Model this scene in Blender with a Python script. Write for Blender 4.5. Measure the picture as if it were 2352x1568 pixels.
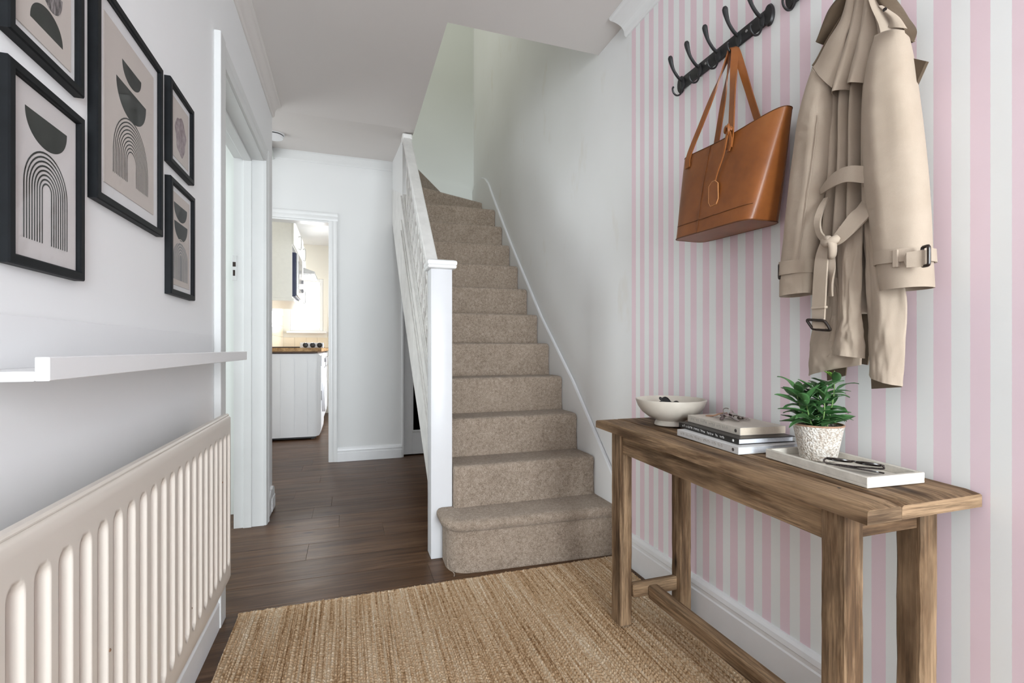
import bpy, bmesh, math, random
import numpy as np
from mathutils import Vector, Matrix, noise

for o in list(bpy.data.objects):
    bpy.data.objects.remove(o, do_unlink=True)
SC = bpy.context.scene
COL = SC.collection
R = math.radians
random.seed(7)

# ------------------------------------------------------------------ camera
cam_d = bpy.data.cameras.new('camera')
cam = bpy.data.objects.new('camera', cam_d)
COL.objects.link(cam)
cam_d.sensor_width = 36.0
cam_d.lens = 1118.0 / 2352.0 * 36.0
cam_d.shift_y = 16.0 / 2352.0
cam_d.clip_start = 0.02
cam.location = (0, 0, 0.94)
cam.rotation_euler = (R(90), 0, -R(18.5886))
SC.camera = cam

# ------------------------------------------------------------------ world, lamps, exposure
W = bpy.data.worlds.new('overcast_sky')
SC.world = W
W.use_nodes = True
bg = W.node_tree.nodes['Background']
bg.inputs[0].default_value = (0.93, 0.97, 1.0, 1)
bg.inputs[1].default_value = 2.0

def area(name, loc, rot, sx, sy, power, col=(1, 1, 1)):
    d = bpy.data.lights.new(name, 'AREA')
    d.shape = 'RECTANGLE'; d.size = sx; d.size_y = sy
    d.energy = power; d.color = col
    o = bpy.data.objects.new(name, d); COL.objects.link(o)
    o.location = loc; o.rotation_euler = [R(a) for a in rot]
    return o

# daylight at the openings: entrance glazing behind the camera, kitchen window and
# kitchen back door, front room window, landing window upstairs; plus two added side fills
area('daylight_entrance', (0.55, -2.85, 1.25), (90, 0, 0), 1.15, 2.15, 98, (0.87, 0.95, 1.0))
area('daylight_kitchen_window', (-0.57, 7.86, 1.57), (-90, 0, 0), 0.5, 0.8, 16, (0.97, 0.985, 1.0))
area('daylight_kitchen_back_door', (1.42, 6.0, 1.25), (90, 0, 90), 1.2, 1.9, 36, (0.97, 0.985, 1.0))
area('daylight_front_room', (-1.75, 0.32, 1.4), (90, 0, 0), 1.6, 1.4, 4, (0.92, 0.98, 1.0))
area('fill_front_room_side', (-2.86, 2.5, 1.45), (90, 0, -90), 1.2, 1.5, 23, (0.90, 0.965, 1.0))  # added fill through the doorway, brightens the right wall
area('daylight_landing', (-0.55, 3.4, 4.3), (90, 0, -60), 1.2, 1.0, 7, (0.98, 1.0, 0.90))
area('fill_hall_side', (-1.35, 3.75, 1.5), (90, 0, -90), 0.8, 1.6, 5, (0.93, 0.97, 1.0))  # added fill for the middle of the hall, no opening here

SC.view_settings.view_transform = 'Standard'
SC.view_settings.look = 'None'
SC.view_settings.gamma = 1.0
SC.view_settings.use_curve_mapping = False
SC.view_settings.exposure = 1.02

# ------------------------------------------------------------------ mesh builder
class MB:
    def __init__(self):
        self.v = []; self.f = []; self.m = []; self.mi = 0
    def add(self, vs, fs):
        o = len(self.v)
        self.v += [tuple(p) for p in vs]
        self.f += [tuple(i + o for i in q) for q in fs]
        self.m += [self.mi] * len(fs)
        return self
    def bm(self, bm):
        bm.verts.index_update()
        self.add([v.co[:] for v in bm.verts], [[v.index for v in f.verts] for f in bm.faces])
        bm.free(); return self
    def box(self, a, b, bev=0.0, seg=1, M=None):
        bm = bmesh.new()
        bmesh.ops.create_cube(bm, size=1.0)
        c = [(a[i] + b[i]) / 2 for i in range(3)]; s = [abs(b[i] - a[i]) for i in range(3)]
        for v in bm.verts:
            v.co = Vector((c[0] + v.co.x * s[0], c[1] + v.co.y * s[1], c[2] + v.co.z * s[2]))
        if bev > 0:
            bmesh.ops.bevel(bm, geom=list(bm.edges), offset=min(bev, min(s) * 0.45), segments=seg, profile=0.5, affect='EDGES')
        if M is not None:
            bmesh.ops.transform(bm, matrix=M, verts=bm.verts)
        return self.bm(bm)
    def prism(self, pts, axis, a, b):
        """polygon (counter-clockwise or not) in the two other axes, extruded along axis from a to b"""
        n = len(pts)
        def P(p, t):
            q = list(p); q.insert(axis, t); return tuple(q)
        vs = [P(p, a) for p in pts] + [P(p, b) for p in pts]
        fs = [tuple(range(n))[::-1], tuple(range(n, 2 * n))]
        for i in range(n):
            j = (i + 1) % n
            fs.append((i, j, n + j, n + i))
        return self.add(vs, fs)
    def lathe(self, prof, c, seg=32, M=None, axis='z'):
        """profile of (radius, height) from bottom to top, ends closed where radius is 0"""
        vs = []; fs = []; rings = []
        for r, z in prof:
            if r <= 1e-6:
                rings.append([len(vs)]); vs.append((0, 0, z))
            else:
                rings.append(list(range(len(vs), len(vs) + seg)))
                for k in range(seg):
                    t = 2 * math.pi * k / seg
                    vs.append((r * math.cos(t), r * math.sin(t), z))
        for A, B in zip(rings[:-1], rings[1:]):
            for k in range(seg):
                k2 = (k + 1) % seg
                if len(A) == 1 and len(B) == 1: continue
                if len(A) == 1: fs.append((A[0], B[k2], B[k]))
                elif len(B) == 1: fs.append((A[k], A[k2], B[0]))
                else: fs.append((A[k], A[k2], B[k2], B[k]))
        out = []
        for x, y, z in vs:
            if axis == 'x': p = Vector((z, x, y))
            elif axis == 'y': p = Vector((x, z, y))
            else: p = Vector((x, y, z))
            if M is not None: p = M @ p
            out.append((p.x + c[0], p.y + c[1], p.z + c[2]))
        return self.add(out, fs)
    def tube(self, pts, rad, seg=8, caps=True, flat=1.0, closed=False):
        P = [Vector(p) for p in pts]; n = len(P)
        rs = [rad] * n if not isinstance(rad, (list, tuple)) else list(rad)
        vs = []; fs = []; N = None
        for i in range(n):
            if closed: T = (P[(i + 1) % n] - P[i - 1])
            else: T = P[min(i + 1, n - 1)] - P[max(i - 1, 0)]
            T.normalize()
            if N is None:
                N = T.cross(Vector((0, 0, 1)))
                if N.length < 1e-3: N = T.cross(Vector((1, 0, 0)))
            N = (N - T * N.dot(T)).normalized(); B = T.cross(N)
            for k in range(seg):
                a = 2 * math.pi * k / seg
                vs.append(P[i] + N * (math.cos(a) * rs[i]) + B * (math.sin(a) * rs[i] * flat))
        m = n if closed else n - 1
        for i in range(m):
            i2 = (i + 1) % n
            for k in range(seg):
                k2 = (k + 1) % seg
                fs.append((i * seg + k, i * seg + k2, i2 * seg + k2, i2 * seg + k))
        if caps and not closed:
            fs.append(tuple(range(seg))[::-1]); fs.append(tuple((n - 1) * seg + k for k in range(seg)))
        return self.add(vs, fs)
    def ribbon(self, pts, wid, nrm, th):
        """flat strap along pts; wid = one width vector (or list), nrm = outward normal (or list)"""
        n = len(pts); P = [Vector(p) for p in pts]
        Wv = [Vector(wid)] * n if not isinstance(wid[0], (list, tuple, Vector)) else [Vector(w) for w in wid]
        Nv = [Vector(nrm)] * n if not isinstance(nrm[0], (list, tuple, Vector)) else [Vector(w) for w in nrm]
        vs = []; fs = []
        for i in range(n):
            w = Wv[i] * 0.5; t = Nv[i].normalized() * th * 0.5
            vs += [P[i] - w + t, P[i] + w + t, P[i] + w - t, P[i] - w - t]
        for i in range(n - 1):
            for k in range(4):
                k2 = (k + 1) % 4
                fs.append((4 * i + k, 4 * i + k2, 4 * i + 4 + k2, 4 * i + 4 + k))
        fs.append((3, 2, 1, 0)); e = 4 * (n - 1); fs.append((e, e + 1, e + 2, e + 3))
        return self.add(vs, fs)
    def grid(self, P, th=None, close=True):
        """P[i][j] of points; optional shell: th(i,j) gives the offset vector to the back side"""
        nu = len(P); nv = len(P[0])
        vs = [p for r in P for p in r]
        fs = [(i * nv + j, i * nv + j + 1, (i + 1) * nv + j + 1, (i + 1) * nv + j) for i in range(nu - 1) for j in range(nv - 1)]
        if th is not None:
            o = len(vs)
            for i in range(nu):
                for j in range(nv):
                    vs.append(tuple(Vector(P[i][j]) + Vector(th(i, j))))
            fs += [(o + i * nv + j, o + (i + 1) * nv + j, o + (i + 1) * nv + j + 1, o + i * nv + j + 1) for i in range(nu - 1) for j in range(nv - 1)]
            for i in range(nu - 1):
                a, b = i * nv, (i + 1) * nv
                fs.append((a, b, o + b, o + a)); a += nv - 1; b += nv - 1; fs.append((b, a, o + a, o + b))
            for j in range(nv - 1):
                fs.append((j + 1, j, o + j, o + j + 1)); a = (nu - 1) * nv + j; fs.append((a, a + 1, o + a + 1, o + a))
        return self.add(vs, fs)
    def mesh(self, name, mats, smooth=True, angle=35, org=(0, 0, 0), fixn=True):
        me = bpy.data.meshes.new(name)
        me.from_pydata([(x - org[0], y - org[1], z - org[2]) for x, y, z in self.v], [], self.f)
        for m in (mats if isinstance(mats, (list, tuple)) else [mats]):
            me.materials.append(m)
        if any(self.m):
            me.polygons.foreach_set('material_index', self.m)
        if fixn:
            bm = bmesh.new(); bm.from_mesh(me)
            bmesh.ops.recalc_face_normals(bm, faces=bm.faces)
            bm.to_mesh(me); bm.free()
        if smooth:
            me.polygons.foreach_set('use_smooth', [True] * len(me.polygons))
            me.set_sharp_from_angle(angle=R(angle))
        me.update()
        return me

ORG = {}
def link(name, data, loc=(0, 0, 0)):
    o = bpy.data.objects.new(name, data); COL.objects.link(o); o.location = loc
    ORG[o] = tuple(loc); return o
def props(o, label=None, cat=None, group=None, kind=None):
    if label: o['label'] = label
    if cat: o['category'] = cat
    if group: o['group'] = group
    if kind: o['kind'] = kind
    return o
def thing(name, label, cat, loc, group=None):
    return props(link(name, None, loc), label, cat, group)
def solo(name, mb, mats, label, cat, loc, group=None, kind=None, **k):
    return props(link(name, mb.mesh(name, mats, org=loc, **k), loc), label, cat, group, kind)
def part(name, mb, mats, parent, label=None, kind=None, **k):
    """a part: its vertices are given in world space and kept about the thing's base"""
    w = ORG[parent]
    o = bpy.data.objects.new(name, mb.mesh(name, mats, org=w, **k)); COL.objects.link(o)
    o.parent = parent; ORG[o] = w
    return props(o, label, None, None, kind)
def struct(name, mb, mats, loc=(0, 0, 0), **k):
    k.setdefault('smooth', False)
    o = link(name, mb.mesh(name, mats, org=loc, **k), loc); o['kind'] = 'structure'; return o
def piece(name, me, parent, loc, rot=(0, 0, 0), sc=(1, 1, 1)):
    """one of many alike pieces sharing a mesh; loc in world space"""
    o = bpy.data.objects.new(name, me); COL.objects.link(o); o.parent = parent
    w = ORG[parent]; o.location = (loc[0] - w[0], loc[1] - w[1], loc[2] - w[2])
    o.rotation_euler = rot; o.scale = sc; ORG[o] = tuple(loc); return o

def cr(pts, n):
    """Catmull-Rom through tuples of any length"""
    P = [np.array(p, float) for p in pts]; P = [2 * P[0] - P[1]] + P + [2 * P[-1] - P[-2]]
    out = []; m = len(P) - 3
    for k in range(n):
        s = k / (n - 1) * m; i = min(int(s), m - 1); t = s - i
        a, b, c, d = P[i:i + 4]
        out.append(tuple(0.5 * ((2 * b) + (-a + c) * t + (2 * a - 5 * b + 4 * c - d) * t * t + (-a + 3 * b - 3 * c + d) * t ** 3)))
    return out
def sstep(a, b, x):
    t = max(0.0, min(1.0, (x - a) / (b - a))); return t * t * (3 - 2 * t)

# ------------------------------------------------------------------ materials
class NT:
    def __init__(self, name, col=(0.8, 0.8, 0.8), rough=0.5, spec=0.5, metal=0.0):
        self.mat = bpy.data.materials.new(name); self.mat.use_nodes = True
        self.t = self.mat.node_tree; self.b = self.t.nodes['Principled BSDF']
        self.b.inputs['Base Color'].default_value = (*col, 1)
        self.b.inputs['Roughness'].default_value = rough
        self.b.inputs['Specular IOR Level'].default_value = spec
        self.b.inputs['Metallic'].default_value = metal
    def n(self, typ, ins=None, **kw):
        nd = self.t.nodes.new(typ)
        for k, v in kw.items(): setattr(nd, k, v)
        for k, v in (ins or {}).items():
            if hasattr(v, 'bl_idname') or isinstance(v, bpy.types.NodeSocket): self.t.links.new(v, nd.inputs[k])
            else: nd.inputs[k].default_value = v
        return nd
    def l(self, a, b): self.t.links.new(a, b)
    def coord(self, scale=(1, 1, 1), kind='Object', rot=(0, 0, 0), rand=0.0):
        tc = self.n('ShaderNodeTexCoord'); s = tc.outputs[kind]
        if rand:
            oi = self.n('ShaderNodeObjectInfo')
            mu = self.n('ShaderNodeMath', {0: oi.outputs['Random'], 1: rand}, operation='MULTIPLY')
            cb = self.n('ShaderNodeCombineXYZ', {0: mu.outputs[0], 1: mu.outputs[0], 2: mu.outputs[0]})
            s = self.n('ShaderNodeVectorMath', {0: s, 1: cb.outputs[0]}, operation='ADD').outputs[0]
        return self.n('ShaderNodeMapping', {'Vector': s, 'Scale': scale, 'Rotation': rot}).outputs[0]
    def noise(self, vec, scale=5, detail=4, rough=0.6, dist=0.0):
        return self.n('ShaderNodeTexNoise', {'Vector': vec, 'Scale': scale, 'Detail': detail, 'Roughness': rough, 'Distortion': dist}).outputs['Fac']
    def ramp(self, fac, stops):
        r = self.n('ShaderNodeValToRGB', {'Fac': fac}); e = r.color_ramp.elements
        while len(e) < len(stops): e.new(0.5)
        for el, (p, c) in zip(e, stops): el.position = p; el.color = (*c, 1)
        return r.outputs['Color']
    def mix(self, fac, a, b, mode='MIX'):
        m = self.n('ShaderNodeMix', data_type='RGBA', blend_type=mode)
        for sock, v in ((m.inputs[0], fac), (m.inputs[6], a), (m.inputs[7], b)):
            if isinstance(v, bpy.types.NodeSocket): self.l(v, sock)
            elif isinstance(v, (int, float)): sock.default_value = v
            else: sock.default_value = (*v, 1)
        return m.outputs[2]
    def math(self, op, a, b=0.0, c=0.0):
        return self.n('ShaderNodeMath', {0: a, 1: b, 2: c}, operation=op).outputs[0]
    def color(self, s): self.l(s, self.b.inputs['Base Color'])
    def bump(self, h, strength=0.3, dist=0.002):
        b = self.n('ShaderNodeBump', {'Height': h, 'Strength': strength, 'Distance': dist})
        self.l(b.outputs[0], self.b.inputs['Normal'])

def plain(name, col, rough=0.5, spec=0.5, metal=0.0, var=0.06, scale=30, bump=0.0, bdist=0.001):
    m = NT(name, col, rough, spec, metal); v = m.coord()
    f = m.noise(v, scale, 3)
    m.color(m.ramp(f, [(0.3, tuple(c * (1 - var) for c in col)), (0.7, tuple(min(1, c * (1 + var)) for c in col))]))
    if bump: m.bump(m.noise(v, scale * 4, 3), bump, bdist)
    return m.mat

def wall_paint(name, col, tint=None, scale=1.6):
    m = NT(name, col, 0.75, 0.25); v = m.coord()
    c = m.ramp(m.noise(v, scale, 3, 0.5), [(0.3, tuple(a * 0.965 for a in col)), (0.72, col)])
    m.color(c); m.bump(m.noise(v, 160, 3), 0.06, 0.0015)
    return m.mat

def wood(name, axis, base, dark, light, sc=1.0, rough=0.72):
    m = NT(name, base, rough, 0.25)
    def st(a, b): q = [b * sc] * 3; q[axis] = a * sc; return m.coord(tuple(q), rand=3.0)
    n1 = m.noise(st(1.2, 13), 1.6, 7, 0.6, 0.35)
    c = m.ramp(n1, [(0.25, dark), (0.42, base), (0.56, light), (0.66, base), (0.8, dark)])
    n2 = m.noise(st(4.0, 120), 1.5, 4, 0.75)
    fine = m.ramp(n2, [(0.40, (1, 1, 1)), (0.60, (0, 0, 0))])
    c = m.mix(m.math('MULTIPLY', fine, 0.55), c, tuple(a * 0.8 for a in dark))
    n3 = m.noise(st(3, 7), 1.0, 4, 0.6)
    c = m.mix(m.math('MULTIPLY', m.ramp(n3, [(0.50, (0, 0, 0)), (0.72, (1, 1, 1))]), 0.55), c, light)
    n4 = m.noise(st(1.8, 12), 1.3, 5, 0.62, 0.2)
    c = m.mix(m.math('MULTIPLY', m.ramp(n4, [(0.50, (0, 0, 0)), (0.66, (1, 1, 1))]), 0.72), c, tuple(a * 0.7 for a in dark))
    kn = m.n('ShaderNodeTexVoronoi', {'Vector': st(2.4, 8), 'Scale': 1.0}).outputs['Distance']
    c = m.mix(m.ramp(kn, [(0.02, (1, 1, 1)), (0.11, (0, 0, 0))]), c, tuple(a * 0.4 for a in dark))
    m.color(c)
    m.bump(m.math('ADD', n2, m.math('MULTIPLY', n1, 0.8)), 0.35, 0.0016)
    return m.mat

MAT = {}
MAT['wall'] = wall_paint('white_wall_paint', (0.83, 0.83, 0.825))
MAT['wall_left'] = wall_paint('left_wall_paint', (0.875, 0.875, 0.88))
MAT['wall_green'] = wall_paint('landing_wall_paint', (0.745, 0.765, 0.735))
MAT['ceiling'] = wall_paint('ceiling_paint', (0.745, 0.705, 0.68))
MAT['gloss'] = plain('white_gloss_paint', (0.83, 0.83, 0.825), 0.32, 0.5, var=0.02, scale=6, bump=0.03)
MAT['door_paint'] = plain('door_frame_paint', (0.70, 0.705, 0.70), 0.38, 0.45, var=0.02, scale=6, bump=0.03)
MAT['aged'] = plain('aged_white_paint', (0.77, 0.755, 0.73), 0.4, 0.5, var=0.10, scale=9, bump=0.08)
MAT['newel'] = plain('bright_white_paint', (0.72, 0.725, 0.745), 0.35, 0.5, var=0.015, scale=5, bump=0.02)
MAT['kitchen'] = wall_paint('kitchen_cream_paint', (0.86, 0.83, 0.75))
MAT['skirt'] = plain('skirting_gloss', (0.84, 0.84, 0.85), 0.35, 0.5, var=0.03, scale=8, bump=0.03)
MAT['black'] = plain('black_metal', (0.012, 0.012, 0.013), 0.38, 0.5, var=0.2, scale=40, bump=0.05)
MAT['frame'] = plain('black_frame_wood', (0.0075, 0.0088, 0.0102), 0.5, 0.16, var=0.2, scale=30, bump=0.04)
MAT['mount'] = plain('white_mount_card', (0.80, 0.79, 0.80), 0.8, 0.2, var=0.01)
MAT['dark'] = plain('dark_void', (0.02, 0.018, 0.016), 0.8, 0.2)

# right wall: white plaster on the stair side, pink and white stripes from the stair foot on
def stripes():
    m = NT('striped_wallpaper', (0.8, 0.8, 0.8), 0.8, 0.2)
    tc = m.n('ShaderNodeTexCoord'); sx = m.n('ShaderNodeSeparateXYZ', {0: tc.outputs['Object']})
    y = sx.outputs[1]
    nz = m.noise(m.coord((1, 1, 1)), 90, 2)
    yy = m.math('ADD', y, m.math('MULTIPLY', m.math('SUBTRACT', nz, 0.5), 0.0012))
    k = m.math('DIVIDE', m.math('SUBTRACT', 1.8353, yy), 0.0638)
    fr = m.math('FRACT', m.math('ADD', k, 20.0))
    pk = m.math('LESS_THAN', fr, 0.5)
    white = m.ramp(m.noise(m.coord((1, 1, 1)), 2.2, 3), [(0.3, (0.815, 0.82, 0.80)), (0.7, (0.85, 0.855, 0.845))])
    pink = m.ramp(m.noise(m.coord((1, 1, 1)), 3.1, 3), [(0.3, (0.785, 0.615, 0.655)), (0.7, (0.82, 0.66, 0.71))])
    wp = m.mix(pk, white, pink)
    v = m.coord((1, 1, 1))
    pl = m.ramp(m.noise(v, 1.8, 3, 0.5), [(0.3, (0.765, 0.765, 0.75)), (0.7, (0.80, 0.80, 0.795))])
    # old damp marks on the plaster half way up the stair
    marks = m.ramp(m.noise(m.coord((1, 3.2, 1.4)), 1.7, 4, 0.6), [(0.60, (0, 0, 0)), (0.72, (1, 1, 1))])
    pl = m.mix(m.math('MULTIPLY', marks, 0.28), pl, (0.66, 0.60, 0.50))
    m.color(m.mix(m.math('LESS_THAN', y, 1.8353), pl, wp))
    m.bump(m.noise(v, 150, 3), 0.09, 0.0015)
    return m.mat
MAT['stripe'] = stripes()

def planks_mat():
    m = NT('walnut_laminate', (0.16, 0.10, 0.07), 0.3, 0.20)
    v = m.coord((1.1, 11, 11), rand=37.0)
    n1 = m.noise(v, 1.5, 8, 0.62, 0.6)
    c = m.ramp(n1, [(0.28, (0.105, 0.058, 0.036)), (0.44, (0.215, 0.127, 0.080)), (0.6, (0.31, 0.195, 0.130)), (0.8, (0.40, 0.275, 0.20))])
    n2 = m.noise(m.coord((3, 95, 95), rand=11.0), 1.4, 4, 0.7)
    c = m.mix(m.math('MULTIPLY', m.ramp(n2, [(0.45, (1, 1, 1)), (0.66, (0, 0, 0))]), 0.5), c, (0.085, 0.048, 0.032))
    n5 = m.noise(m.coord((1.6, 26, 26), rand=17.0), 1.3, 6, 0.7, 0.4)
    c = m.mix(m.math('MULTIPLY', m.ramp(n5, [(0.47, (0, 0, 0)), (0.66, (1, 1, 1))]), 0.75), c, (0.075, 0.042, 0.028))
    kn = m.n('ShaderNodeTexVoronoi', {'Vector': m.coord((2.2, 8, 8), rand=23.0), 'Scale': 1.0}).outputs['Distance']
    c = m.mix(m.ramp(kn, [(0.015, (1, 1, 1)), (0.09, (0, 0, 0))]), c, (0.014, 0.009, 0.007))
    oi = m.n('ShaderNodeObjectInfo').outputs['Random']
    hs = m.n('ShaderNodeHueSaturation', {'Color': c, 'Value': m.math('MULTIPLY_ADD', oi, 0.14, 0.50), 'Saturation': 1.22}).outputs[0]
    m.color(hs)
    rg = m.math('MULTIPLY_ADD', m.noise(m.coord((2, 14, 14), rand=5.0), 2.0, 3), 0.20, 0.25)
    m.l(rg, m.b.inputs['Roughness'])
    m.bump(m.math('ADD', n2, n1), 0.10, 0.001)
    return m.mat
MAT['plank'] = planks_mat()

def carpet_mat():
    m = NT('taupe_twist_carpet', (0.34, 0.28, 0.235), 0.95, 0.05)
    v = m.coord()
    n1 = m.noise(v, 260, 3, 0.7)
    n2 = m.noise(v, 70, 3, 0.6)
    n3 = m.noise(v, 14, 2, 0.5)
    f = m.math('ADD', m.math('MULTIPLY', n1, 0.6), m.math('ADD', m.math('MULTIPLY', n2, 0.3), m.math('MULTIPLY', n3, 0.1)))
    m.color(m.ramp(f, [(0.36, (0.175, 0.132, 0.098)), (0.5, (0.33, 0.26, 0.202)), (0.64, (0.49, 0.40, 0.325))]))
    m.b.inputs['Sheen Weight'].default_value = 0.15
    m.bump(f, 0.9, 0.006)
    return m.mat
MAT['carpet'] = carpet_mat()

def rug_mat():
    m = NT('jute_weave', (0.4, 0.28, 0.16), 0.95, 0.05)
    n1 = m.noise(m.coord((112, 2.2, 1)), 1.0, 3, 0.6)
    n2 = m.noise(m.coord((112, 82, 1)), 1.0, 2, 0.6)
    n3 = m.noise(m.coord((5, 1.2, 1)), 1.0, 3, 0.5)
    n4 = m.noise(m.coord((420, 160, 1)), 1.0, 2, 0.6)
    f = m.math('ADD', m.math('ADD', m.math('MULTIPLY', n1, 0.42), m.math('MULTIPLY', n4, 0.12)), m.math('ADD', m.math('MULTIPLY', n2, 0.30), m.math('MULTIPLY', n3, 0.16)))
    m.color(m.ramp(f, [(0.37, (0.17, 0.085, 0.038)), (0.44, (0.36, 0.225, 0.120)), (0.50, (0.52, 0.36, 0.222)), (0.57, (0.60, 0.465, 0.325)), (0.66, (0.82, 0.71, 0.575))]))
    m.bump(n4, 0.5, 0.003)
    return m.mat
MAT['jute'] = rug_mat()

def cloth(name, a, b, sc=900):
    m = NT(name, a, 0.85, 0.15); v = m.coord()
    f = m.noise(v, 9, 3)
    m.color(m.mix(m.math('MULTIPLY', m.noise(v, sc, 2), 0.35), m.ramp(f, [(0.3, a), (0.7, b)]), tuple(c * 0.72 for c in a)))
    m.b.inputs['Sheen Weight'].default_value = 0.08
    m.bump(m.math('ADD', m.noise(v, 45, 3), m.math('MULTIPLY', m.noise(v, sc, 2), 0.3)), 0.2, 0.003)
    return m.mat
MAT['trench'] = cloth('beige_cotton_twill', (0.44, 0.355, 0.275), (0.51, 0.42, 0.335))
MAT['lining'] = cloth('brown_tweed_lining', (0.085, 0.058, 0.037), (0.165, 0.12, 0.08), 300)
MAT['buckle'] = plain('dark_horn_buckle', (0.022, 0.014, 0.011), 0.25, 0.5, var=0.4, scale=60)

def leather():
    m = NT('tan_leather', (0.32, 0.125, 0.038), 0.38, 0.45); v = m.coord()
    m.color(m.ramp(m.noise(v, 7, 4, 0.6), [(0.25, (0.165, 0.050, 0.012)), (0.5, (0.250, 0.080, 0.018)), (0.78, (0.325, 0.115, 0.030))]))
    vo = m.n('ShaderNodeTexVoronoi', {'Vector': v, 'Scale': 420.0}).outputs['Distance']
    m.bump(m.math('ADD', vo, m.math('MULTIPLY', m.noise(v, 18, 3), 1.2)), 0.07, 0.0015)
    return m.mat
MAT['leather'] = leather()
MAT['leather_edge'] = plain('dark_leather_edge', (0.12, 0.04, 0.012), 0.5, 0.4, var=0.2)
WB, WD, WL = (0.160, 0.092, 0.047), (0.045, 0.025, 0.013), (0.40, 0.265, 0.155)
MAT['wood_x'] = wood('rustic_pine_across', 0, WB, WD, WL)
MAT['wood_y'] = wood('rustic_pine_along', 1, WB, WD, WL)
MAT['wood_z'] = wood('rustic_pine_upright', 2, WB, WD, WL)
MAT['ceramic'] = plain('cream_glazed_ceramic', (0.60, 0.545, 0.47), 0.28, 0.5, var=0.05, scale=25, bump=0.04)
MAT['radiator'] = plain('cream_radiator_enamel', (0.68, 0.62, 0.555), 0.33, 0.5, var=0.015, scale=5)
MAT['shelf'] = plain('white_shelf_lacquer', (0.83, 0.83, 0.84), 0.4, 0.45, var=0.01, scale=4)

def glass(name, tint=(1, 1, 1), refl=0.07):
    m = NT(name); t = m.t
    tr = m.n('ShaderNodeBsdfTransparent', {'Color': (*tint, 1)})
    gl = m.n('ShaderNodeBsdfGlossy', {'Roughness': 0.03})
    fr = m.n('ShaderNodeFresnel', {'IOR': 1.45})
    mx = m.n('ShaderNodeMixShader', {0: m.math('MULTIPLY', fr.outputs[0], refl * 14), 1: tr.outputs[0], 2: gl.outputs[0]})
    t.links.new(mx.outputs[0], t.nodes['Material Output'].inputs['Surface'])
    return m.mat
MAT['glass'] = glass('clear_pane')
MAT['pic_glass'] = glass('picture_glazing', (0.985, 0.985, 0.985), 0.006)

# ================================================================== SETTING
XR, XL, YB = 1.165, -0.427, 4.30
YF = -2.60                      # entrance wall behind the camera

# floor: dark sub-floor with every plank a piece of its own
b = MB(); b.box((-2.95, YF - 0.1, -0.05), (1.5, 7.75, -0.012)); floor = struct('floor', b, plain('brown_joint', (0.05, 0.030, 0.021), 0.7))
PW, PL = 0.19, 1.22
pm = MB().box((0, 0, -0.012), (PL - 0.0006, PW - 0.0006, 0.0), 0.0008).mesh('plank', MAT['plank'], smooth=False)
rnd = random.Random(3)
row = 0; y = YF
while y < 7.6:
    x0 = -1.75 + rnd.random() * -1.1 if y > 3.0 else -0.62 - rnd.random() * 0.9
    x = x0
    while x < 1.17:
        hidden = (y < 0.7) or (x > 0.5 and 2.1 < y < 4.2) or (y > 4.45 and x > 0.2) or x + PL < -1.2
        if not hidden: piece('plank', pm, floor, (x, y, 0))
        x += PL
    y += PW; row += 1
b = MB(); b.box((-1.6, YF, -0.012), (XR, 0.7, -0.001)); b.box((-2.95, 0.2, -0.012), (-1.2, 4.3, -0.001)); b.box((0.2, 4.45, -0.012), (1.4, 7.7, -0.001))
part('floor_edge', b, MAT['plank'], floor, smooth=False)

# ceiling with the stair opening; it rises a little towards the back wall
ZC = 2.38
def zceil(y): return ZC + 0.16 * max(0.0, (y - 3.25) / 1.05) ** 1.15
b = MB()
b.box((XL - 0.14, YF - 0.1, ZC), (XR, 2.13, 2.62))
b.box((XL - 0.14, 2.13, ZC), (0.415, 3.25, 2.62))
n = 16
P = [[(x, 3.25 + 1.05 * i / n, zceil(3.25 + 1.05 * i / n)) for i in range(n + 1)] for x in (-1.5, 0.415)]
b.grid(P, th=lambda i, j: (0, 0, 0.2 - 0.12 * j / n))
b.box((-1.5, 3.18, ZC + 0.002), (XL - 0.13, 3.26, 2.62))
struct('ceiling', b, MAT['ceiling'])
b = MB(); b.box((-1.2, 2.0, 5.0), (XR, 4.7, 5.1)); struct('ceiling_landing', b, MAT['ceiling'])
b = MB(); b.box((-1.0, YB + 0.1, 2.44), (0.38, 7.7, 2.55)); b.box((0.38, 4.76, 2.44), (1.45, 7.7, 2.55)); struct('ceiling_kitchen', b, MAT['wall'])

# walls
b = MB(); b.box((XR, YF - 0.1, 0), (XR + 0.1, 4.74, 5.0)); struct('wall_right', b, MAT['stripe'])
D0, D1, DZ = 1.935, 2.87, 1.935           # doorway in the left wall
b = MB()
b.box((XL - 0.138, YF - 0.1, 0), (XL, D0 - 0.02, ZC)); b.box((XL - 0.138, D1 + 0.02, 0), (XL, 3.18, ZC)); b.box((XL - 0.138, D0 - 0.02, DZ + 0.02), (XL, D1 + 0.02, ZC))
struct('wall_left', b, MAT['wall_left'])
K0, K1, KZ = -0.93, -0.155, 1.99            # kitchen doorway
U0, U1, UZ = 0.45, 1.12, 1.98               # door under the stairs
b = MB()
b.box((-1.5, YB, 0), (K0, YB + 0.1, 2.6)); b.box((K0, YB, KZ), (K1, YB + 0.1, 2.6)); b.box((K1, YB, 0), (U0 - 0.008, YB + 0.1, 2.6)); b.box((U0 - 0.008, YB, UZ), (XR, YB + 0.1, 2.25)); b.box((U1, YB, 0), (XR, YB + 0.1, UZ))
struct('wall_back', b, MAT['wall'])
b = MB(); b.box((-1.2, 4.64, 2.25), (XR, 4.74, 5.0)); b.box((-1.3, 2.0, 2.6), (-1.2, 4.74, 5.0)); b.box((-1.2, 2.0, 2.62), (XR, 2.13, 5.0)); struct('wall_landing', b, MAT['wall_green'])
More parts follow.
